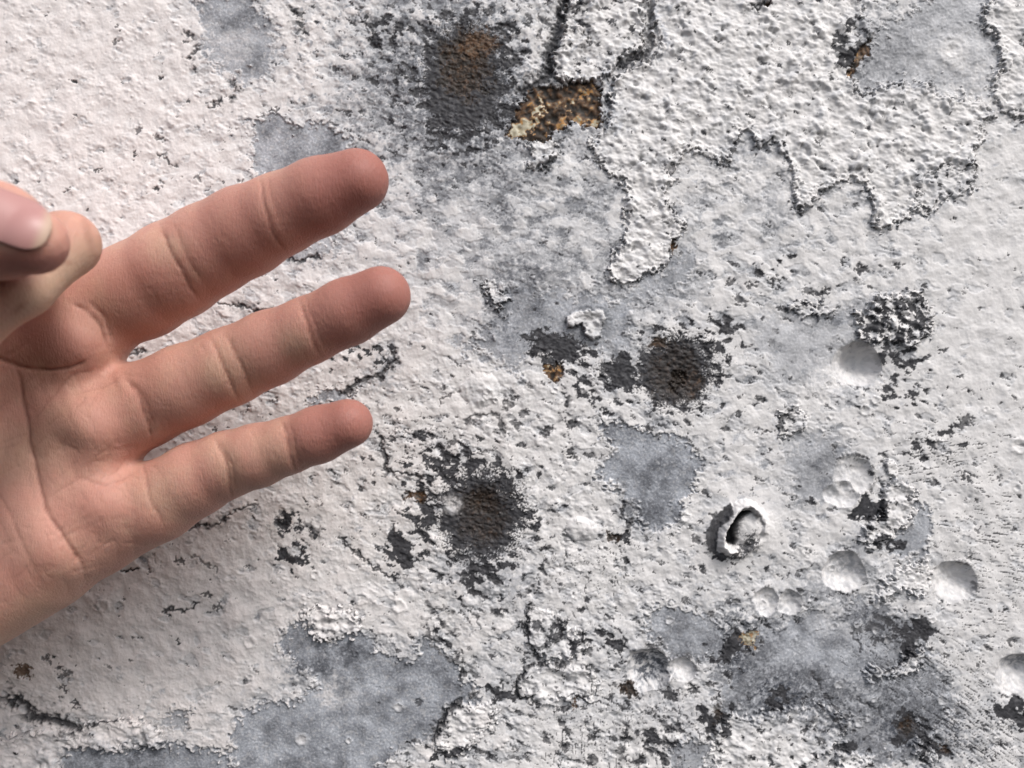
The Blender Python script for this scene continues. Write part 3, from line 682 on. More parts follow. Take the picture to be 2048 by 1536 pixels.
# ---- little splash rings
for i, (cx, cy, r) in enumerate([(603, 1480, 11), (797, 1415, 9), (893, 1411, 6), (697, 1482, 5), (723, 1197, 12), (797, 1213, 12), (1676, 1369, 8), (1717, 1446, 9), (1735, 1437, 6), (1748, 1398, 6), (1775, 1280, 7), (1751, 1262, 6),
                                 (2037, 892, 14), (1877, 888, 8), (1730, 822, 10), (1750, 800, 8), (1370, 1032, 9), (1994, 1471, 7), (1478, 1412, 6), (1338, 1240, 7), (978, 790, 9), (992, 800, 5), (975, 783, 6), (1232, 900, 6), (1528, 1212, 8),
                                 (1620, 1198, 6), (1672, 1140, 7), (1500, 690, 0), (1885, 1402, 9), (1862, 1240, 6), (1110, 780, 6), (1165, 780, 6), (1180, 755, 6), (500, 1285, 11), (630, 1152, 8), (205, 1212, 12), (1420, 690, 0), (1835, 1285, 5), (1715, 1250, 6),
                                 (625, 1370, 6), (905, 1012, 11), (905, 1012, 18), (1905, 300, 12), (1905, 100, 14), (1905, 100, 26)]):
    if r:
        w, rr, th = ell(cx, cy, r, r * 0.95, 0, 24, 0.8, 0.8)
        H[w] += 1.7 * np.exp(-((rr - 1) / 0.3) ** 2) - 1.4 * np.exp(-(rr / 0.5) ** 2) + 1.2 * np.exp(-(rr / 1.9) ** 2)
        k = 0.6 * np.exp(-(rr / 1.1) ** 4)
        for A in (dark, grey):
            lay(A, w, k, 0.0)
        claim("splash_ring", None, w, rr < 1.25)

# ---- hairline scratches and many more faint splash rings
rng = np.random.default_rng(21)
for i in range(170):
    x0, y0 = rng.uniform(0, 2048), rng.uniform(0, 1536)
    a = rng.normal(0.45, 0.35) if x0 < 1300 else rng.normal(0.1 + 0.6 * (y0 > 1200), 0.4)
    L = rng.uniform(20, 90)
    pts = [(x0, y0), (x0 + 0.5 * L * math.cos(a) + rng.normal(0, 3), y0 + 0.5 * L * math.sin(a) + rng.normal(0, 3)), (x0 + L * math.cos(a), y0 + L * math.sin(a))]
    crack(pts, rng.uniform(1.4, 2.2), rng.uniform(0.5, 1.6), rng.uniform(0.05, 0.5), rng.uniform(0.0, 0.5))
for i in range(60):
    cx, cy, r = rng.uniform(1250, 2048), rng.uniform(800, 1536), rng.uniform(3.5, 8)
    if i > 45:
        cx, cy = rng.uniform(480, 1000), rng.uniform(1150, 1536)
    w, rr, th = ell(cx, cy, r, r, 0, 20, 0.8, 0.6)
    H[w] += 1.1 * np.exp(-((rr - 1) / 0.32) ** 2) - 1.0 * np.exp(-(rr / 0.5) ** 2)

# ---- the torn crater with its curled lip
def zc(L):
    return [(1390 + 0.09766 * a, 970 + 0.09766 * b) for a, b in L]
def spline(p, n=6):
    p = np.array(p, float); q = np.vstack([2 * p[0] - p[1], p, 2 * p[-1] - p[-2]]); out = []
    for a, b, c, d in zip(q[:-3], q[1:-2], q[2:-1], q[3:]):
        for t in np.linspace(0, 1, n, endpoint=False):
            out.append(0.5 * (2 * b + (c - a) * t + (2 * a - 5 * b + 4 * c - d) * t * t + (3 * b - a - 3 * c + d) * t ** 3))
    return out + [p[-1]]
lip = spline(zc([(1260, 560), (1160, 440), (1010, 395), (860, 460), (730, 640), (600, 870), (530, 1080), (560, 1240), (680, 1340), (840, 1330)]))
w2 = window(1390, 970, 1590, 1130, 30)
x, y = warped(w2, 0.5, 1.0)
def full(d_w):
    A = np.full((NZ, NX), 99.0, np.float32); A[d_w[0]] = d_w[1]; return A
fl = full(dist_line(lip, 80, 0.3, 0.9))
fb = full(sdf_poly(zc([(700, 350), (430, 600), (310, 740), (230, 950), (205, 1160), (260, 1320), (420, 1430), (620, 1530), (640, 1430), (440, 1330), (440, 1000), (500, 850), (620, 720), (740, 560), (740, 420)]), 60, 0.3, 1.0))
fc = full(sdf_poly(zc([(900, 560), (1120, 540), (940, 620), (840, 760), (800, 900), (810, 1020), (850, 1110), (790, 1190), (690, 1180), (600, 1080), (630, 930), (740, 740)]), 60, 0.3, 0.6))
fs = full(sdf_poly(zc([(1200, 930), (1280, 1080), (1260, 1300), (1100, 1400), (900, 1520), (650, 1520), (740, 1400), (860, 1240), (1000, 1180), (960, 1010)]), 60, 0.5, 2.2))
fw = full(sdf_poly(zc([(1120, 540), (1280, 590), (1390, 760), (1370, 830), (1270, 760), (1160, 620)]), 60, 0.5, 1.2))
u = (x - 1492) / 27; v = (y - 1052) / 37
dome = np.sqrt(np.clip(1 - (u * u + v * v), 0, 1))
mu = (x - 1526) / 38; mv = (y - 1062) / 50
mound = np.exp(-(mu * mu + mv * mv) * 1.2)
fade = ss(1.25, 0.95, np.sqrt(((x - 1487) / 88) ** 2 + ((y - 1060) / 80) ** 2))
h = H[w2] * (1 - 0.6 * fade) + 9 * mound * fade
h = h + 10 * dome
fr = full(dist_line(spline(zc([(1200, 500), (1340, 620), (1400, 760), (1390, 900)])), 80, 0.5, 0.9))
fq = full(dist_line(spline(zc([(700, 1400), (900, 1440), (1100, 1330), (1270, 1180)])), 80, 0.5, 0.9))
h = h + 9 * np.exp(-(fr[w2] / 7) ** 2) + 8 * np.exp(-(fq[w2] / 8) ** 2)
h = np.where(fl[w2] < 26, np.maximum(h, h * 0 - 3 + 30 * np.exp(-(fl[w2] / 8.0) ** 2)), h)
outer = ss(26, -6, fb[w2])
h += 4 * np.exp(-np.clip(fb[w2], 0, 99) / 5) * ss(30, 10, fb[w2])
h = np.where(fc[w2] < 4.5, h * ss(0, 4.5, fc[w2]) - 36 * ss(4, -2, fc[w2]), h)
H[w2] = h
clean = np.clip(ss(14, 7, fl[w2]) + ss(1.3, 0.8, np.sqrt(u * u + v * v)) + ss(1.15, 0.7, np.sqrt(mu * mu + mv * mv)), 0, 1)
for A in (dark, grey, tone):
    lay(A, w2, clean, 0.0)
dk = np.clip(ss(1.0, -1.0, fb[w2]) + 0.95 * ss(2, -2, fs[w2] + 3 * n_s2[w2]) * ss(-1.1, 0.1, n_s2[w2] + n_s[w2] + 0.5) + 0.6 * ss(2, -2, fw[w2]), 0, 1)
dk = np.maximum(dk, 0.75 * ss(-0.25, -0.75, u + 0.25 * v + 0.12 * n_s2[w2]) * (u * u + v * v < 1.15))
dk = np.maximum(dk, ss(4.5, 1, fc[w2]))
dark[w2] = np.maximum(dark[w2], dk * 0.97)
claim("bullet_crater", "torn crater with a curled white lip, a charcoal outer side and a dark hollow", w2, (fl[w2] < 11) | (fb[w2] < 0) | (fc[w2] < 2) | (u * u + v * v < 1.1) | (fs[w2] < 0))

# ------------------------------------------------------------------ meshes of the plate
def raw_mesh(name, co, quads, attrs=None, mat=None, smooth=True):
    me = bpy.data.meshes.new(name)
    nq = len(quads)
    me.vertices.add(len(co)); me.loops.add(4 * nq); me.polygons.add(nq)
    me.vertices.foreach_set("co", np.ascontiguousarray(co, np.float32).ravel())
    me.loops.foreach_set("vertex_index", np.ascontiguousarray(quads, np.int32).ravel())
    me.polygons.foreach_set("loop_start", np.arange(0, 4 * nq, 4, dtype=np.int32))
    me.polygons.foreach_set("use_smooth", np.full(nq, smooth))
    me.update(calc_edges=True)
    for k, arr in (attrs or {}).items():
        a = me.attributes.new(k, 'FLOAT_COLOR', 'POINT')
        full4 = np.ones((len(co), 4), np.float32)
        full4[:, :3] = arr
        a.data.foreach_set("color", full4.ravel())
    if mat:
        me.materials.append(mat)
    return me

def link(name, me, parent=None, label=None):
    o = bpy.data.objects.new(name, me)
    COL.objects.link(o)
    o.parent = parent
    if label:
        o["label"] = label
    return o

plate = bpy.data.objects.new("steel_plate", None)
COL.objects.link(plate)
plate["label"] = "upright steel plate covered in flaking white and grey paint, rust and bullet marks"
plate["category"] = "steel plate"

H = np.clip(H, -45, 40)
Hm = H
co = np.stack([(X - 1024) * PX, -Hm * PX, (768 - Y) * PX], -1).reshape(-1, 3)
coat = np.clip(np.stack([tone, grey, dark], -1), 0, 1).reshape(-1, 3)
wearA = np.clip(np.stack([pink, hue, rust], -1), 0, 1).reshape(-1, 3)
idx = np.arange(NX * NZ).reshape(NZ, NX)
quads = np.stack([idx[1:, :-1], idx[1:, 1:], idx[:-1, 1:], idx[:-1, :-1]], -1).reshape(-1, 4)
pid = part[:-1, :-1].ravel()
order = np.argsort(pid, kind="stable")
bounds = np.searchsorted(pid[order], np.arange(len(PARTS) + 1))
for k, (nm, lb) in enumerate(PARTS):
    qs = quads[order[bounds[k]:bounds[k + 1]]]
    if len(qs) < 12:
        continue
    used, inv = np.unique(qs.ravel(), return_inverse=True)
    me = raw_mesh(nm, co[used], inv.reshape(-1, 4), {"coat": coat[used], "wear": wearA[used]}, PAINT)
    link(nm, me, plate, lb)

# the paint goes on past the frame in a coarser sheet, tucked half a millimetre under the edge
STEP, OUT = 14.0, 800.0
ox = np.arange(xs[0] - OUT, xs[-1] + OUT, STEP); oy = np.arange(ys[0] - OUT, ys[-1] + OUT, STEP)
def fold(v, v0, n):
    k = np.abs(np.round((v - v0) / Q).astype(int))
    return np.where(k > n - 1, 2 * (n - 1) - k, k)
jj, ii = np.meshgrid(fold(oy, Y0, NZ), fold(ox, X0, NX), indexing="ij")
OX, OY = np.meshgrid(ox, oy)
away = np.maximum(np.maximum(xs[0] - OX, OX - xs[-1]), np.maximum(ys[0] - OY, OY - ys[-1]))
bl = ss(20, 160, away)
oH, oT, oG, oD = [A[jj, ii] * (1 - bl) + B[jj, ii] * bl for A, B in zip((H, tone, grey, dark), BASE)]
oH = oH - 4 * ss(60, 0, away)
oco = np.stack([(OX - 1024) * PX, -oH * PX, (768 - OY) * PX], -1).reshape(-1, 3)
oidx = np.arange(oH.size).reshape(oH.shape)
oq = np.stack([oidx[1:, :-1], oidx[1:, 1:], oidx[:-1, 1:], oidx[:-1, :-1]], -1).reshape(-1, 4)
cen = away.ravel()[oq].max(1) > -25
opink = pink[jj, ii]
link("paint_coat", raw_mesh("paint_coat", oco, oq[cen], {"coat": np.clip(np.stack([oT, oG, oD], -1), 0, 1).reshape(-1, 3),
     "wear": np.clip(np.stack([opink, opink * 0, opink * 0], -1), 0, 1).reshape(-1, 3)}, PAINT), plate)

def slab(name, x0, x1, y0, y1, z0, z1, mat, parent):
    c = np.array([(x, y, z) for x in (x0, x1) for y in (y0, y1) for z in (z0, z1)], np.float32)
    f = [(0, 1, 3, 2), (4, 6, 7, 5), (0, 4, 5, 1), (2, 3, 7, 6), (0, 2, 6, 4), (1, 5, 7, 3)]
    return link(name, raw_mesh(name, c, np.array(f), None, mat, False), parent)
slab("steel_backing", -0.36, 0.36, 0.0058, 0.0158, -0.32, 0.32, PAINT, plate)

# ------------------------------------------------------------------ the hand
MM = 0.0008                   # the hand is drawn in units of 0.8 mm
LOWER = 22
def P(u, v, h):
    """point seen at photo pixel (u, v) standing h mm in front of the plate, in mm"""
    h = h - LOWER
    f = (250 - h) / 250
    return np.array([(u - 1024) * 0.1465 * f, -h, (768 - v) * 0.1465 * f])
def node(t):
    u, v, h, r = t
    return P(u, v, h), r * 0.1465 * (250 - h + LOWER) / 250

def rcone(Pt, a, ra, b, rb):
    ba = b - a
    L2 = float(ba @ ba)
    t = np.clip(((Pt - a) @ ba) / L2, 0, 1)
    c = Pt - a - t[..., None] * ba
    return np.sqrt((c * c).sum(-1)) - (ra + t * (rb - ra))
def smin(a, b, k):
    h = np.clip(0.5 + 0.5 * (b - a) / k, 0, 1)
    return b * (1 - h) + a * h - k * h * (1 - h)

MIDDLE = [(150, 630, 58, 98), (281, 580, 59, 97), (350, 540, 61, 96), (418, 500, 63, 91), (490, 463, 65, 89), (559, 429, 68, 80), (640, 393, 71, 76), (714, 361, 73, 63)]
RING = [(160, 872, 57, 90), (284, 811, 59, 85), (370, 772, 61, 82), (458, 734, 63, 77), (540, 696, 65, 74), (617, 661, 68, 66), (695, 624, 71, 66), (762, 592, 73, 60)]
PINKY = [(200, 1055, 57, 88), (315, 1003, 59, 80), (392, 958, 61, 73), (455, 929, 63, 66), (515, 911, 65, 63), (576, 891, 67, 56), (637, 869, 69, 56), (696, 847, 71, 50)]
INDEX = [(-60, 530, 62, 95), (40, 505, 78, 68), (132, 488, 95, 62), (40, 570, 104, 63), (-60, 640, 104, 64), (-140, 640, 98, 60)]
THUMB = [(-330, 760, 76, 150), (-240, 520, 100, 118), (-110, 450, 117, 104), (-10, 462, 121, 93), (68, 484, 123, 66)]
PALM = [[(20, 590, 58, 95), (-430, 870, 58, 115)], [(165, 640, 57, 98), (-430, 930, 58, 118)], [(185, 850, 57, 98), (-430, 1000, 58, 118)], [(185, 1052, 57, 96), (-420, 1150, 58, 116)],
        [(75, 1118, 60, 112), (-300, 1300, 62, 150)], [(-120, 720, 66, 120), (-420, 980, 70, 170)], [(-430, 1040, 60, 190), (-760, 1210, 60, 195)],
        [(130, 690, 60, 100), (-60, 800, 58, 100)], [(170, 870, 60, 100), (120, 1010, 60, 105)]]
MOUNDS = [(150, 690, 66, 55), (190, 860, 66, 55), (215, 1010, 65, 55), (120, 1090, 66, 60)]

def chain(Pt, nodes, k):
    d = None
    for a, b in zip(nodes[:-1], nodes[1:]):
        (pa, ra), (pb, rb) = node(a), node(b)
        e = rcone(Pt, pa, ra, pb, rb)
        d = e if d is None else smin(d, e, k)
    return d
def sdf_hand(Pt):
    palm = None
    for seg in PALM:
        e = chain(Pt, seg, 1)
        palm = e if palm is None else smin(palm, e, 7)
    for u, v, h, r in MOUNDS:
        c, rr = node((u, v, h, r))
        palm = smin(palm, np.sqrt(((Pt - c) ** 2).sum(-1)) - rr, 6)
    hollow, rr = node((10, 930, 84, 110))
    palm = -smin(-palm, np.sqrt(((Pt - hollow) ** 2).sum(-1)) - rr, 8)
    d = palm
    for f in (MIDDLE, RING, PINKY):
        d = np.minimum(d, smin(palm, chain(Pt, f, 1.6), 3.2))
    d = np.minimum(d, smin(palm, chain(Pt, INDEX, 2.0), 2.5))
    th = chain(Pt, THUMB, 3.0)
    return np.minimum(d, smin(palm, th, 3.0))

def surface_nets(lo, hi, step):
    ax = [np.arange(lo[i], hi[i], step) for i in range(3)]
    n = [len(a) for a in ax]
    F = np.empty(n, np.float32)
    for i in range(0, n[0], 12):
        g = np.stack(np.meshgrid(ax[0][i:i + 12], ax[1], ax[2], indexing="ij"), -1)
        F[i:i + 12] = sdf_hand(g)
    ins = F < 0
    acc = np.zeros((n[0] - 1, n[1] - 1, n[2] - 1, 3), np.float32)
    cnt = np.zeros((n[0] - 1, n[1] - 1, n[2] - 1), np.float32)
    sl = lambda o: tuple(slice(o[k], n[k] - 1 + o[k]) for k in range(3))
    for axis in range(3):
        oth = [k for k in range(3) if k != axis]
        for da in (0, 1):
            for db in (0, 1):
                o = [0, 0, 0]; o[oth[0]] = da; o[oth[1]] = db
                o2 = list(o); o2[axis] = 1
                A, B = F[sl(o)], F[sl(o2)]
                c = (A < 0) != (B < 0)
                t = np.where(c, A / np.where(c, A - B, 1), 0)
                for k in range(3):
                    acc[..., k] += np.where(c, t if k == axis else o[k], 0)
                cnt += c
    act = cnt > 0
    vid = np.full(act.shape, -1, np.int64)
    vid[act] = np.arange(act.sum())
    ci = np.argwhere(act)
    vs = (ci + acc[act] / cnt[act][:, None]) * step + np.array(lo)
    Qs = []
    for axis in range(3):
        o2 = [0, 0, 0]; o2[axis] = 1
        a = ins[tuple(slice(0, n[k] - o2[k]) for k in range(3))]
        b = ins[tuple(slice(o2[k], n[k]) for k in range(3))]
        e = np.argwhere(a != b)
        o = [k for k in range(3) if k != axis]
        e = e[(e[:, o[0]] > 0) & (e[:, o[1]] > 0) & (e[:, o[0]] < n[o[0]] - 1) & (e[:, o[1]] < n[o[1]] - 1)]
        flip = a[tuple(e.T)]
        def cell(d0, d1):
            q = e.copy(); q[:, o[0]] += d0; q[:, o[1]] += d1
            return vid[tuple(q.T)]
        q = np.stack([cell(-1, -1), cell(0, -1), cell(0, 0), cell(-1, 0)], -1)
        if axis == 1:
            flip = ~flip
        q[~flip] = q[~flip][:, ::-1]
        Qs.append(q)
    return vs, np.concatenate(Qs)

vs, qs = surface_nets((-226, -126, -136), (-8, -12, 88), 1.0)

def skin_material():
    N = Nodes("skin")
    pos = N.n("ShaderNodeTexCoord").outputs["Object"]
    a = N.n("ShaderNodeAttribute", attribute_name="flush")
    s = N.n("ShaderNodeSeparateColor"); N.t.links.new(a.outputs["Color"], s.inputs[0])
    red, pale, crease = s.outputs
    n1 = N.noise(160, 4, 0.6, pos); n2 = N.noise(1000, 3, 0.6, pos); n4 = N.noise(75, 3, 0.65, pos)
    c = N.mix(n1, (0.50, 0.258, 0.200), (0.63, 0.365, 0.288))
    c = N.mix(N.math('MULTIPLY', N.ramp(n4, [(0.42, (0, 0, 0)), (0.62, (1, 1, 1))]), 0.35), c, (0.55, 0.245, 0.195))
    c = N.mix(N.math('MULTIPLY', N.ramp(n1, [(0.5, (0, 0, 0)), (0.7, (1, 1, 1))]), 0.3), c, (0.60, 0.40, 0.27))
    c = N.mix(red, c, (0.32, 0.127, 0.105))
    c = N.mix(pale, c, (0.56, 0.40, 0.285))
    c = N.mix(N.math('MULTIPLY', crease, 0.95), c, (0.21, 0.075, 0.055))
    c = N.mix(N.math('MULTIPLY', n2, 0.16), c, (0.40, 0.19, 0.13))
    mp = N.n("ShaderNodeMapping"); N.t.links.new(pos, mp.inputs["Vector"])
    mp.inputs["Rotation"].default_value = (0, math.radians(24), 0)
    mp.inputs["Scale"].default_value = (1.0, 0.5, 0.28)
    n3 = N.noise(3200, 2, 0.6, mp.outputs[0])
    b = N.bump(n2, 0.00025, 0.35)
    b = N.bump(n3, 0.0003, 0.4, b)
    p = N.n("ShaderNodeBsdfPrincipled")
    N.put(c, p.inputs["Base Color"])
    p.inputs["Roughness"].default_value = 0.55
    p.inputs["Specular IOR Level"].default_value = 0.3
    p.inputs["Subsurface Weight"].default_value = 0.25
    p.inputs["Subsurface Radius"].default_value = (1.0, 0.35, 0.2)
    p.inputs["Subsurface Scale"].default_value = 0.0018
    N.t.links.new(b, p.inputs["Normal"])
    o = N.n("ShaderNodeOutputMaterial"); N.t.links.new(p.outputs[0], o.inputs["Surface"])
    return N.m
SKIN = skin_material()

# smooth once by subdivision, then press in the creases
tmp = link("hand_base", raw_mesh("hand_base", vs * MM, qs))
sd = tmp.modifiers.new("s", 'SUBSURF'); sd.levels = 1; sd.render_levels = 1
dg = bpy.context.evaluated_depsgraph_get()
me = bpy.data.meshes.new_from_object(tmp.evaluated_get(dg))
bpy.data.objects.remove(tmp)
nv = len(me.vertices)
V = np.empty(nv * 3, np.float32); me.vertices.foreach_get("co", V); V = V.reshape(-1, 3)
NRM = np.empty(nv * 3, np.float32); me.vertices.foreach_get("normal", NRM); NRM = NRM.reshape(-1, 3)
hh = -V[:, 1] / MM + LOWER
f = (250 - hh + LOWER) / 250
U_ = 1024 + V[:, 0] / MM / (0.1465 * f)
V_ = 768 - V[:, 2] / MM / (0.1465 * f)
facing = np.clip((-NRM[:, 1] - 0.05) / 0.4, 0, 1)
disp = np.zeros(nv, np.float32); red = np.zeros(nv, np.float32); pale = np.zeros(nv, np.float32); crs = np.zeros(nv, np.float32)
rg = np.random.default_rng(5)
wob = sum(a * np.sin(U_ * fx + V_ * fy + ph) for a, fx, fy, ph in [(1.4, 0.045, 0.07, 0), (0.9, -0.11, 0.09, 2), (0.6, 0.17, 0.2, 4)])
def crease(pts, wd=3.2, dep=0.32, val=11.0, vdep=0.13, ink=0.65, hmin=0, hmax=95):
    global disp, crs
    p = np.array(pts, np.float32); n = len(p) - 1
    sel = np.flatnonzero((U_ > p[:, 0].min() - 60) & (U_ < p[:, 0].max() + 60) & (V_ > p[:, 1].min() - 60) & (V_ < p[:, 1].max() + 60) & (facing > 0))
    U, Vv, wo_, fc_, h_ = U_[sel], V_[sel], wob[sel], facing[sel], hh[sel]
    d = np.full(len(sel), 1e9, np.float32); tt = np.zeros(len(sel), np.float32)
    for i in range(n):
        a, b = p[i], p[i + 1]
        e = b - a
        t = np.clip(((U - a[0]) * e[0] + (Vv - a[1]) * e[1]) / (e @ e), 0, 1)
        q = (U - a[0] - t * e[0] + wo_) ** 2 + (Vv - a[1] - t * e[1] + wo_ * 0.5) ** 2
        better = q < d
        d = np.where(better, q, d); tt = np.where(better, (i + t) / n, tt)
    d = np.sqrt(d)
    fadeout = np.clip(np.minimum(tt, 1 - tt) / 0.15, 0.25, 1) * fc_ * ((h_ > hmin) & (h_ < hmax))
    disp[sel] -= (dep * np.exp(-(d / wd) ** 2) + vdep * np.exp(-(d / val) ** 2)) * fadeout
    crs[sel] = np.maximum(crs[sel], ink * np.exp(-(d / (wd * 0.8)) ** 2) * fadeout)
for pts, kw in [
    ([(322, 450), (335, 492), (352, 522), (376, 568), (403, 606)], {}),
    ([(345, 445), (362, 490), (385, 535), (420, 580)], dict(dep=0.15, ink=0.4)),
    ([(520, 352), (528, 405), (543, 461), (572, 508)], dict(dep=0.28)),
    ([(535, 352), (545, 400), (560, 450)], dict(dep=0.1, ink=0.3)),
    ([(140, 605), (175, 622), (200, 650), (222, 705)], dict(ink=0.7)),
    ([(175, 600), (205, 630), (230, 690)], dict(dep=0.2, ink=0.4)),
    ([(418, 672), (441, 718), (458, 760), (482, 806)], {}),
    ([(450, 668), (478, 718), (506, 785)], dict(dep=0.22, ink=0.6)),
    ([(600, 600), (618, 664), (643, 716)], {}),
    ([(612, 600), (632, 660), (655, 705)], dict(dep=0.12, ink=0.3)),
    ([(248, 750), (275, 790), (298, 850), (303, 880)], dict(ink=0.8)),
    ([(262, 762), (292, 805), (310, 860)], dict(dep=0.2, ink=0.5)),
    ([(428, 872), (448, 915), (458, 960), (466, 1000)], {}),
    ([(440, 880), (462, 930), (474, 985)], dict(dep=0.18, ink=0.5)),
    ([(562, 838), (577, 893), (592, 950)], {}),
    ([(575, 838), (590, 893), (602, 938)], dict(dep=0.1, ink=0.3)),
    ([(285, 920), (290, 955), (302, 1000), (330, 1060)], dict(ink=0.45, dep=0.2)),
    ([(-40, 700), (0, 719), (41, 736), (102, 743), (150, 736), (180, 720)], dict(wd=4, val=20, vdep=0.5, dep=0.5, ink=0.75)),
    ([(30, 730), (38, 760), (48, 825), (58, 893), (79, 978), (89, 1016), (113, 1054), (143, 1095), (164, 1129), (171, 1160)], dict(wd=4, val=22, vdep=0.6, dep=0.5, ink=0.75)),
    ([(60, 850), (95, 800), (140, 755), (205, 735)], dict(dep=0.15, ink=0.3, val=20)),
    ([(-40, 930), (10, 1010), (50, 1100), (90, 1180)], dict(dep=0.2, ink=0.35, val=20)),
    ([(80, 1000), (160, 955), (212, 972), (273, 945)], dict(dep=0.15, ink=0.3, val=18)),
    ([(100, 880), (150, 900), (215, 905), (285, 890)], dict(dep=0.08, ink=0.2, val=30, vdep=0.5)),
    ([(130, 790), (200, 775), (240, 760)], dict(dep=0.08, ink=0.2, val=26, vdep=0.4)),
]:
    crease(pts, **kw)
for i in range(150):        # fine lines over the palm
    u0, v0 = rg.uniform(-40, 270), rg.uniform(700, 1180)
    a = rg.normal(-0.5, 0.5) if rg.random() < 0.6 else rg.normal(1.1, 0.3)
    L = rg.uniform(25, 80)
    crease([(u0, v0), (u0 + 0.5 * L * math.cos(a) + rg.normal(0, 3), v0 + 0.5 * L * math.sin(a)), (u0 + L * math.cos(a), v0 + L * math.sin(a))], wd=2.6, dep=rg.uniform(0.04, 0.12), vdep=0.03, ink=rg.uniform(0.05, 0.25))
for nodes in (MIDDLE, RING, PINKY):      # fine cross lines on the fingers
    for i in range(46):
        k = rg.uniform(1.0, len(nodes) - 1.4); j = int(k); t = k - j
        (u0, v0, _, r0), (u1, v1, _, r1) = nodes[j], nodes[j + 1]
        cx, cy, r = u0 + (u1 - u0) * t, v0 + (v1 - v0) * t, (r0 + (r1 - r0) * t) * 0.9
        a = math.atan2(v1 - v0, u1 - u0) + math.pi / 2 + rg.normal(0, 0.12)
        s0 = rg.uniform(-1, 0.5); s1 = min(0.95, s0 + rg.uniform(0.3, 0.9))
        crease([(cx + s0 * r * math.cos(a), cy + s0 * r * math.sin(a)), (cx + 0.5 * (s0 + s1) * r * math.cos(a) + rg.normal(3, 3), cy + 0.5 * (s0 + s1) * r * math.sin(a)), (cx + s1 * r * math.cos(a), cy + s1 * r * math.sin(a))],
               wd=2.0, dep=rg.uniform(0.03, 0.09), vdep=0.0, ink=rg.uniform(0.05, 0.25), hmax=90)
def tint(A, u, v, ru, rv, amt, ang=-24, hmin=0, hmax=200):
    a = math.radians(ang)
    du, dv = U_ - u, V_ - v
    p = (du * math.cos(a) + dv * math.sin(a)) / ru; q = (-du * math.sin(a) + dv * math.cos(a)) / rv
    np.maximum(A, amt * np.exp(-(p * p + q * q) ** 1.5) * ((hh > hmin) & (hh < hmax)), out=A)
tint(red, 710, 362, 190, 110, 1.0); tint(red, 470, 470, 110, 100, 0.72); tint(red, 300, 570, 110, 70, 0.45)
tint(red, 760, 592, 160, 100, 0.95); tint(red, 560, 690, 140, 80, 0.4); tint(red, 330, 800, 70, 70, 0.35)
tint(red, 700, 846, 150, 90, 0.9); tint(red, 520, 910, 140, 70, 0.35)
tint(red, 130, 690, 90, 40, 0.5, 20); tint(red, 180, 880, 80, 70, 0.45); tint(red, 200, 1010, 90, 50, 0.35); tint(red, 60, 860, 60, 40, 0.25); tint(red, 100, 1150, 120, 60, 0.3)
tint(red, 40, 530, 150, 36, 0.95, 0, 106); tint(crs, 176, 470, 9, 40, 0.35, -15, 84, 110); tint(crs, 135, 525, 10, 7, 0.4, 0, 84, 125); tint(crs, 40, 615, 16, 8, 0.4, -40, 84, 125); tint(red, 110, 450, 40, 40, 0.3, 0, 84, 110)
tint(pale, 340, 500, 40, 30, 0.35); tint(pale, 470, 745, 40, 70, 0.3); tint(pale, 430, 745, 30, 40, 0.45); tint(pale, 590, 690, 30, 40, 0.4); tint(pale, 455, 930, 30, 60, 0.4); tint(pale, 545, 905, 40, 50, 0.3); tint(pale, 320, 985, 50, 50, 0.3)
tint(pale, 130, 560, 120, 60, 0.8, -45, 86, 113); tint(pale, 40, 900, 60, 140, 0.35, 80); tint(pale, 60, 1240, 160, 50, 0.35, -36); tint(pale, 30, 660, 90, 30, 0.5, -40, 80, 113)
pad = 0.35 * np.exp(-(((U_ - 690) / 70) ** 2 + ((V_ - 372) / 50) ** 2))
disp += pad
V2 = V + NRM * (disp * MM)[:, None]
me.vertices.foreach_set("co", np.ascontiguousarray(V2, np.float32).ravel())
at = me.attributes.new("flush", 'FLOAT_COLOR', 'POINT')
c4 = np.ones((nv, 4), np.float32); c4[:, 0] = np.clip(red, 0, 1); c4[:, 1] = np.clip(pale, 0, 1); c4[:, 2] = np.clip(crs, 0, 1)
at.data.foreach_set("color", c4.ravel())
me.polygons.foreach_set("use_smooth", np.full(len(me.polygons), True))
me.materials.clear(); me.materials.append(SKIN)
me.update()
me.name = "hand"
hand = link("hand", me)
hand["label"] = "left hand with open palm, three fingers stretched out and thumb folded over the index finger"
hand["category"] = "hand"

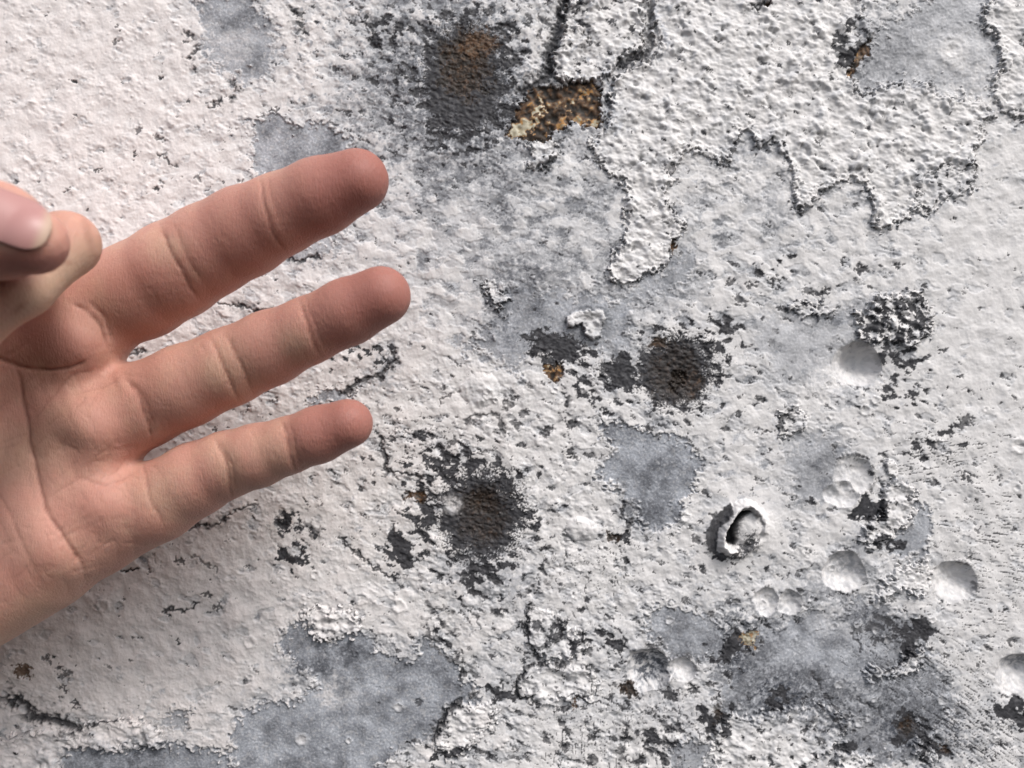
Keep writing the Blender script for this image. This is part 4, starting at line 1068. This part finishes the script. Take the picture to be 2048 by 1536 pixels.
# thumb nail: a thin curved plate lying on the thumb
def nail_material():
    N = Nodes("nail")
    a = N.n("ShaderNodeAttribute", attribute_name="edge")
    s = N.n("ShaderNodeSeparateColor"); N.t.links.new(a.outputs["Color"], s.inputs[0])
    c = N.mix(s.outputs[0], (0.42, 0.215, 0.20), (0.50, 0.35, 0.265))
    p = N.n("ShaderNodeBsdfPrincipled")
    N.put(c, p.inputs["Base Color"]); p.inputs["Roughness"].default_value = 0.42
    o = N.n("ShaderNodeOutputMaterial"); N.t.links.new(p.outputs[0], o.inputs["Surface"])
    return N.m
def nail():
    nu, nw = 40, 28
    ax0, ax1 = np.array([-95.0, 395.0]), np.array([99.0, 468.0])     # root and free edge, photo px
    dirv = (ax1 - ax0) / np.linalg.norm(ax1 - ax0); prp = np.array([-dirv[1], dirv[0]])
    L = np.linalg.norm(ax1 - ax0)
    co = []
    for i in range(nu):
        t = i / (nu - 1)
        half = 52 * math.sqrt(max(0.0, 1 - (max(0, (t - 0.72) / 0.28)) ** 2.6)) * (1 - 0.1 * t) if t < 1 else 3.0
        half = max(half, 3.0)
        for j in range(nw):
            s_ = -1 + 2 * j / (nw - 1)
            co.append(ax0 + dirv * (t * L) + prp * (s_ * half))
    co = np.array(co)
    lo = np.full(len(co), 150.0)
    for _ in range(60):                                              # march towards the thumb
        pts = np.stack([P(u, v, h) for (u, v), h in zip(co, lo)])
        d = sdf_hand(pts)
        lo -= np.clip(d - 0.45, -1, 2) * 0.9
    pts = np.stack([P(u, v, h) for (u, v), h in zip(co, lo)]) * MM
    idx = np.arange(nu * nw).reshape(nu, nw)
    q = np.stack([idx[:-1, :-1], idx[:-1, 1:], idx[1:, 1:], idx[1:, :-1]], -1).reshape(-1, 4)
    e = np.zeros((len(co), 3), np.float32); e[:, 0] = np.repeat(np.clip((np.linspace(0, 1, nu) - 0.86) / 0.08, 0, 1), nw)
    m = raw_mesh("fingernail", pts, q, {"edge": e}, nail_material())
    o = link("fingernail", m, hand)
    sm = o.modifiers.new("thickness", 'SOLIDIFY'); sm.thickness = 0.0006; sm.offset = 0
nail()
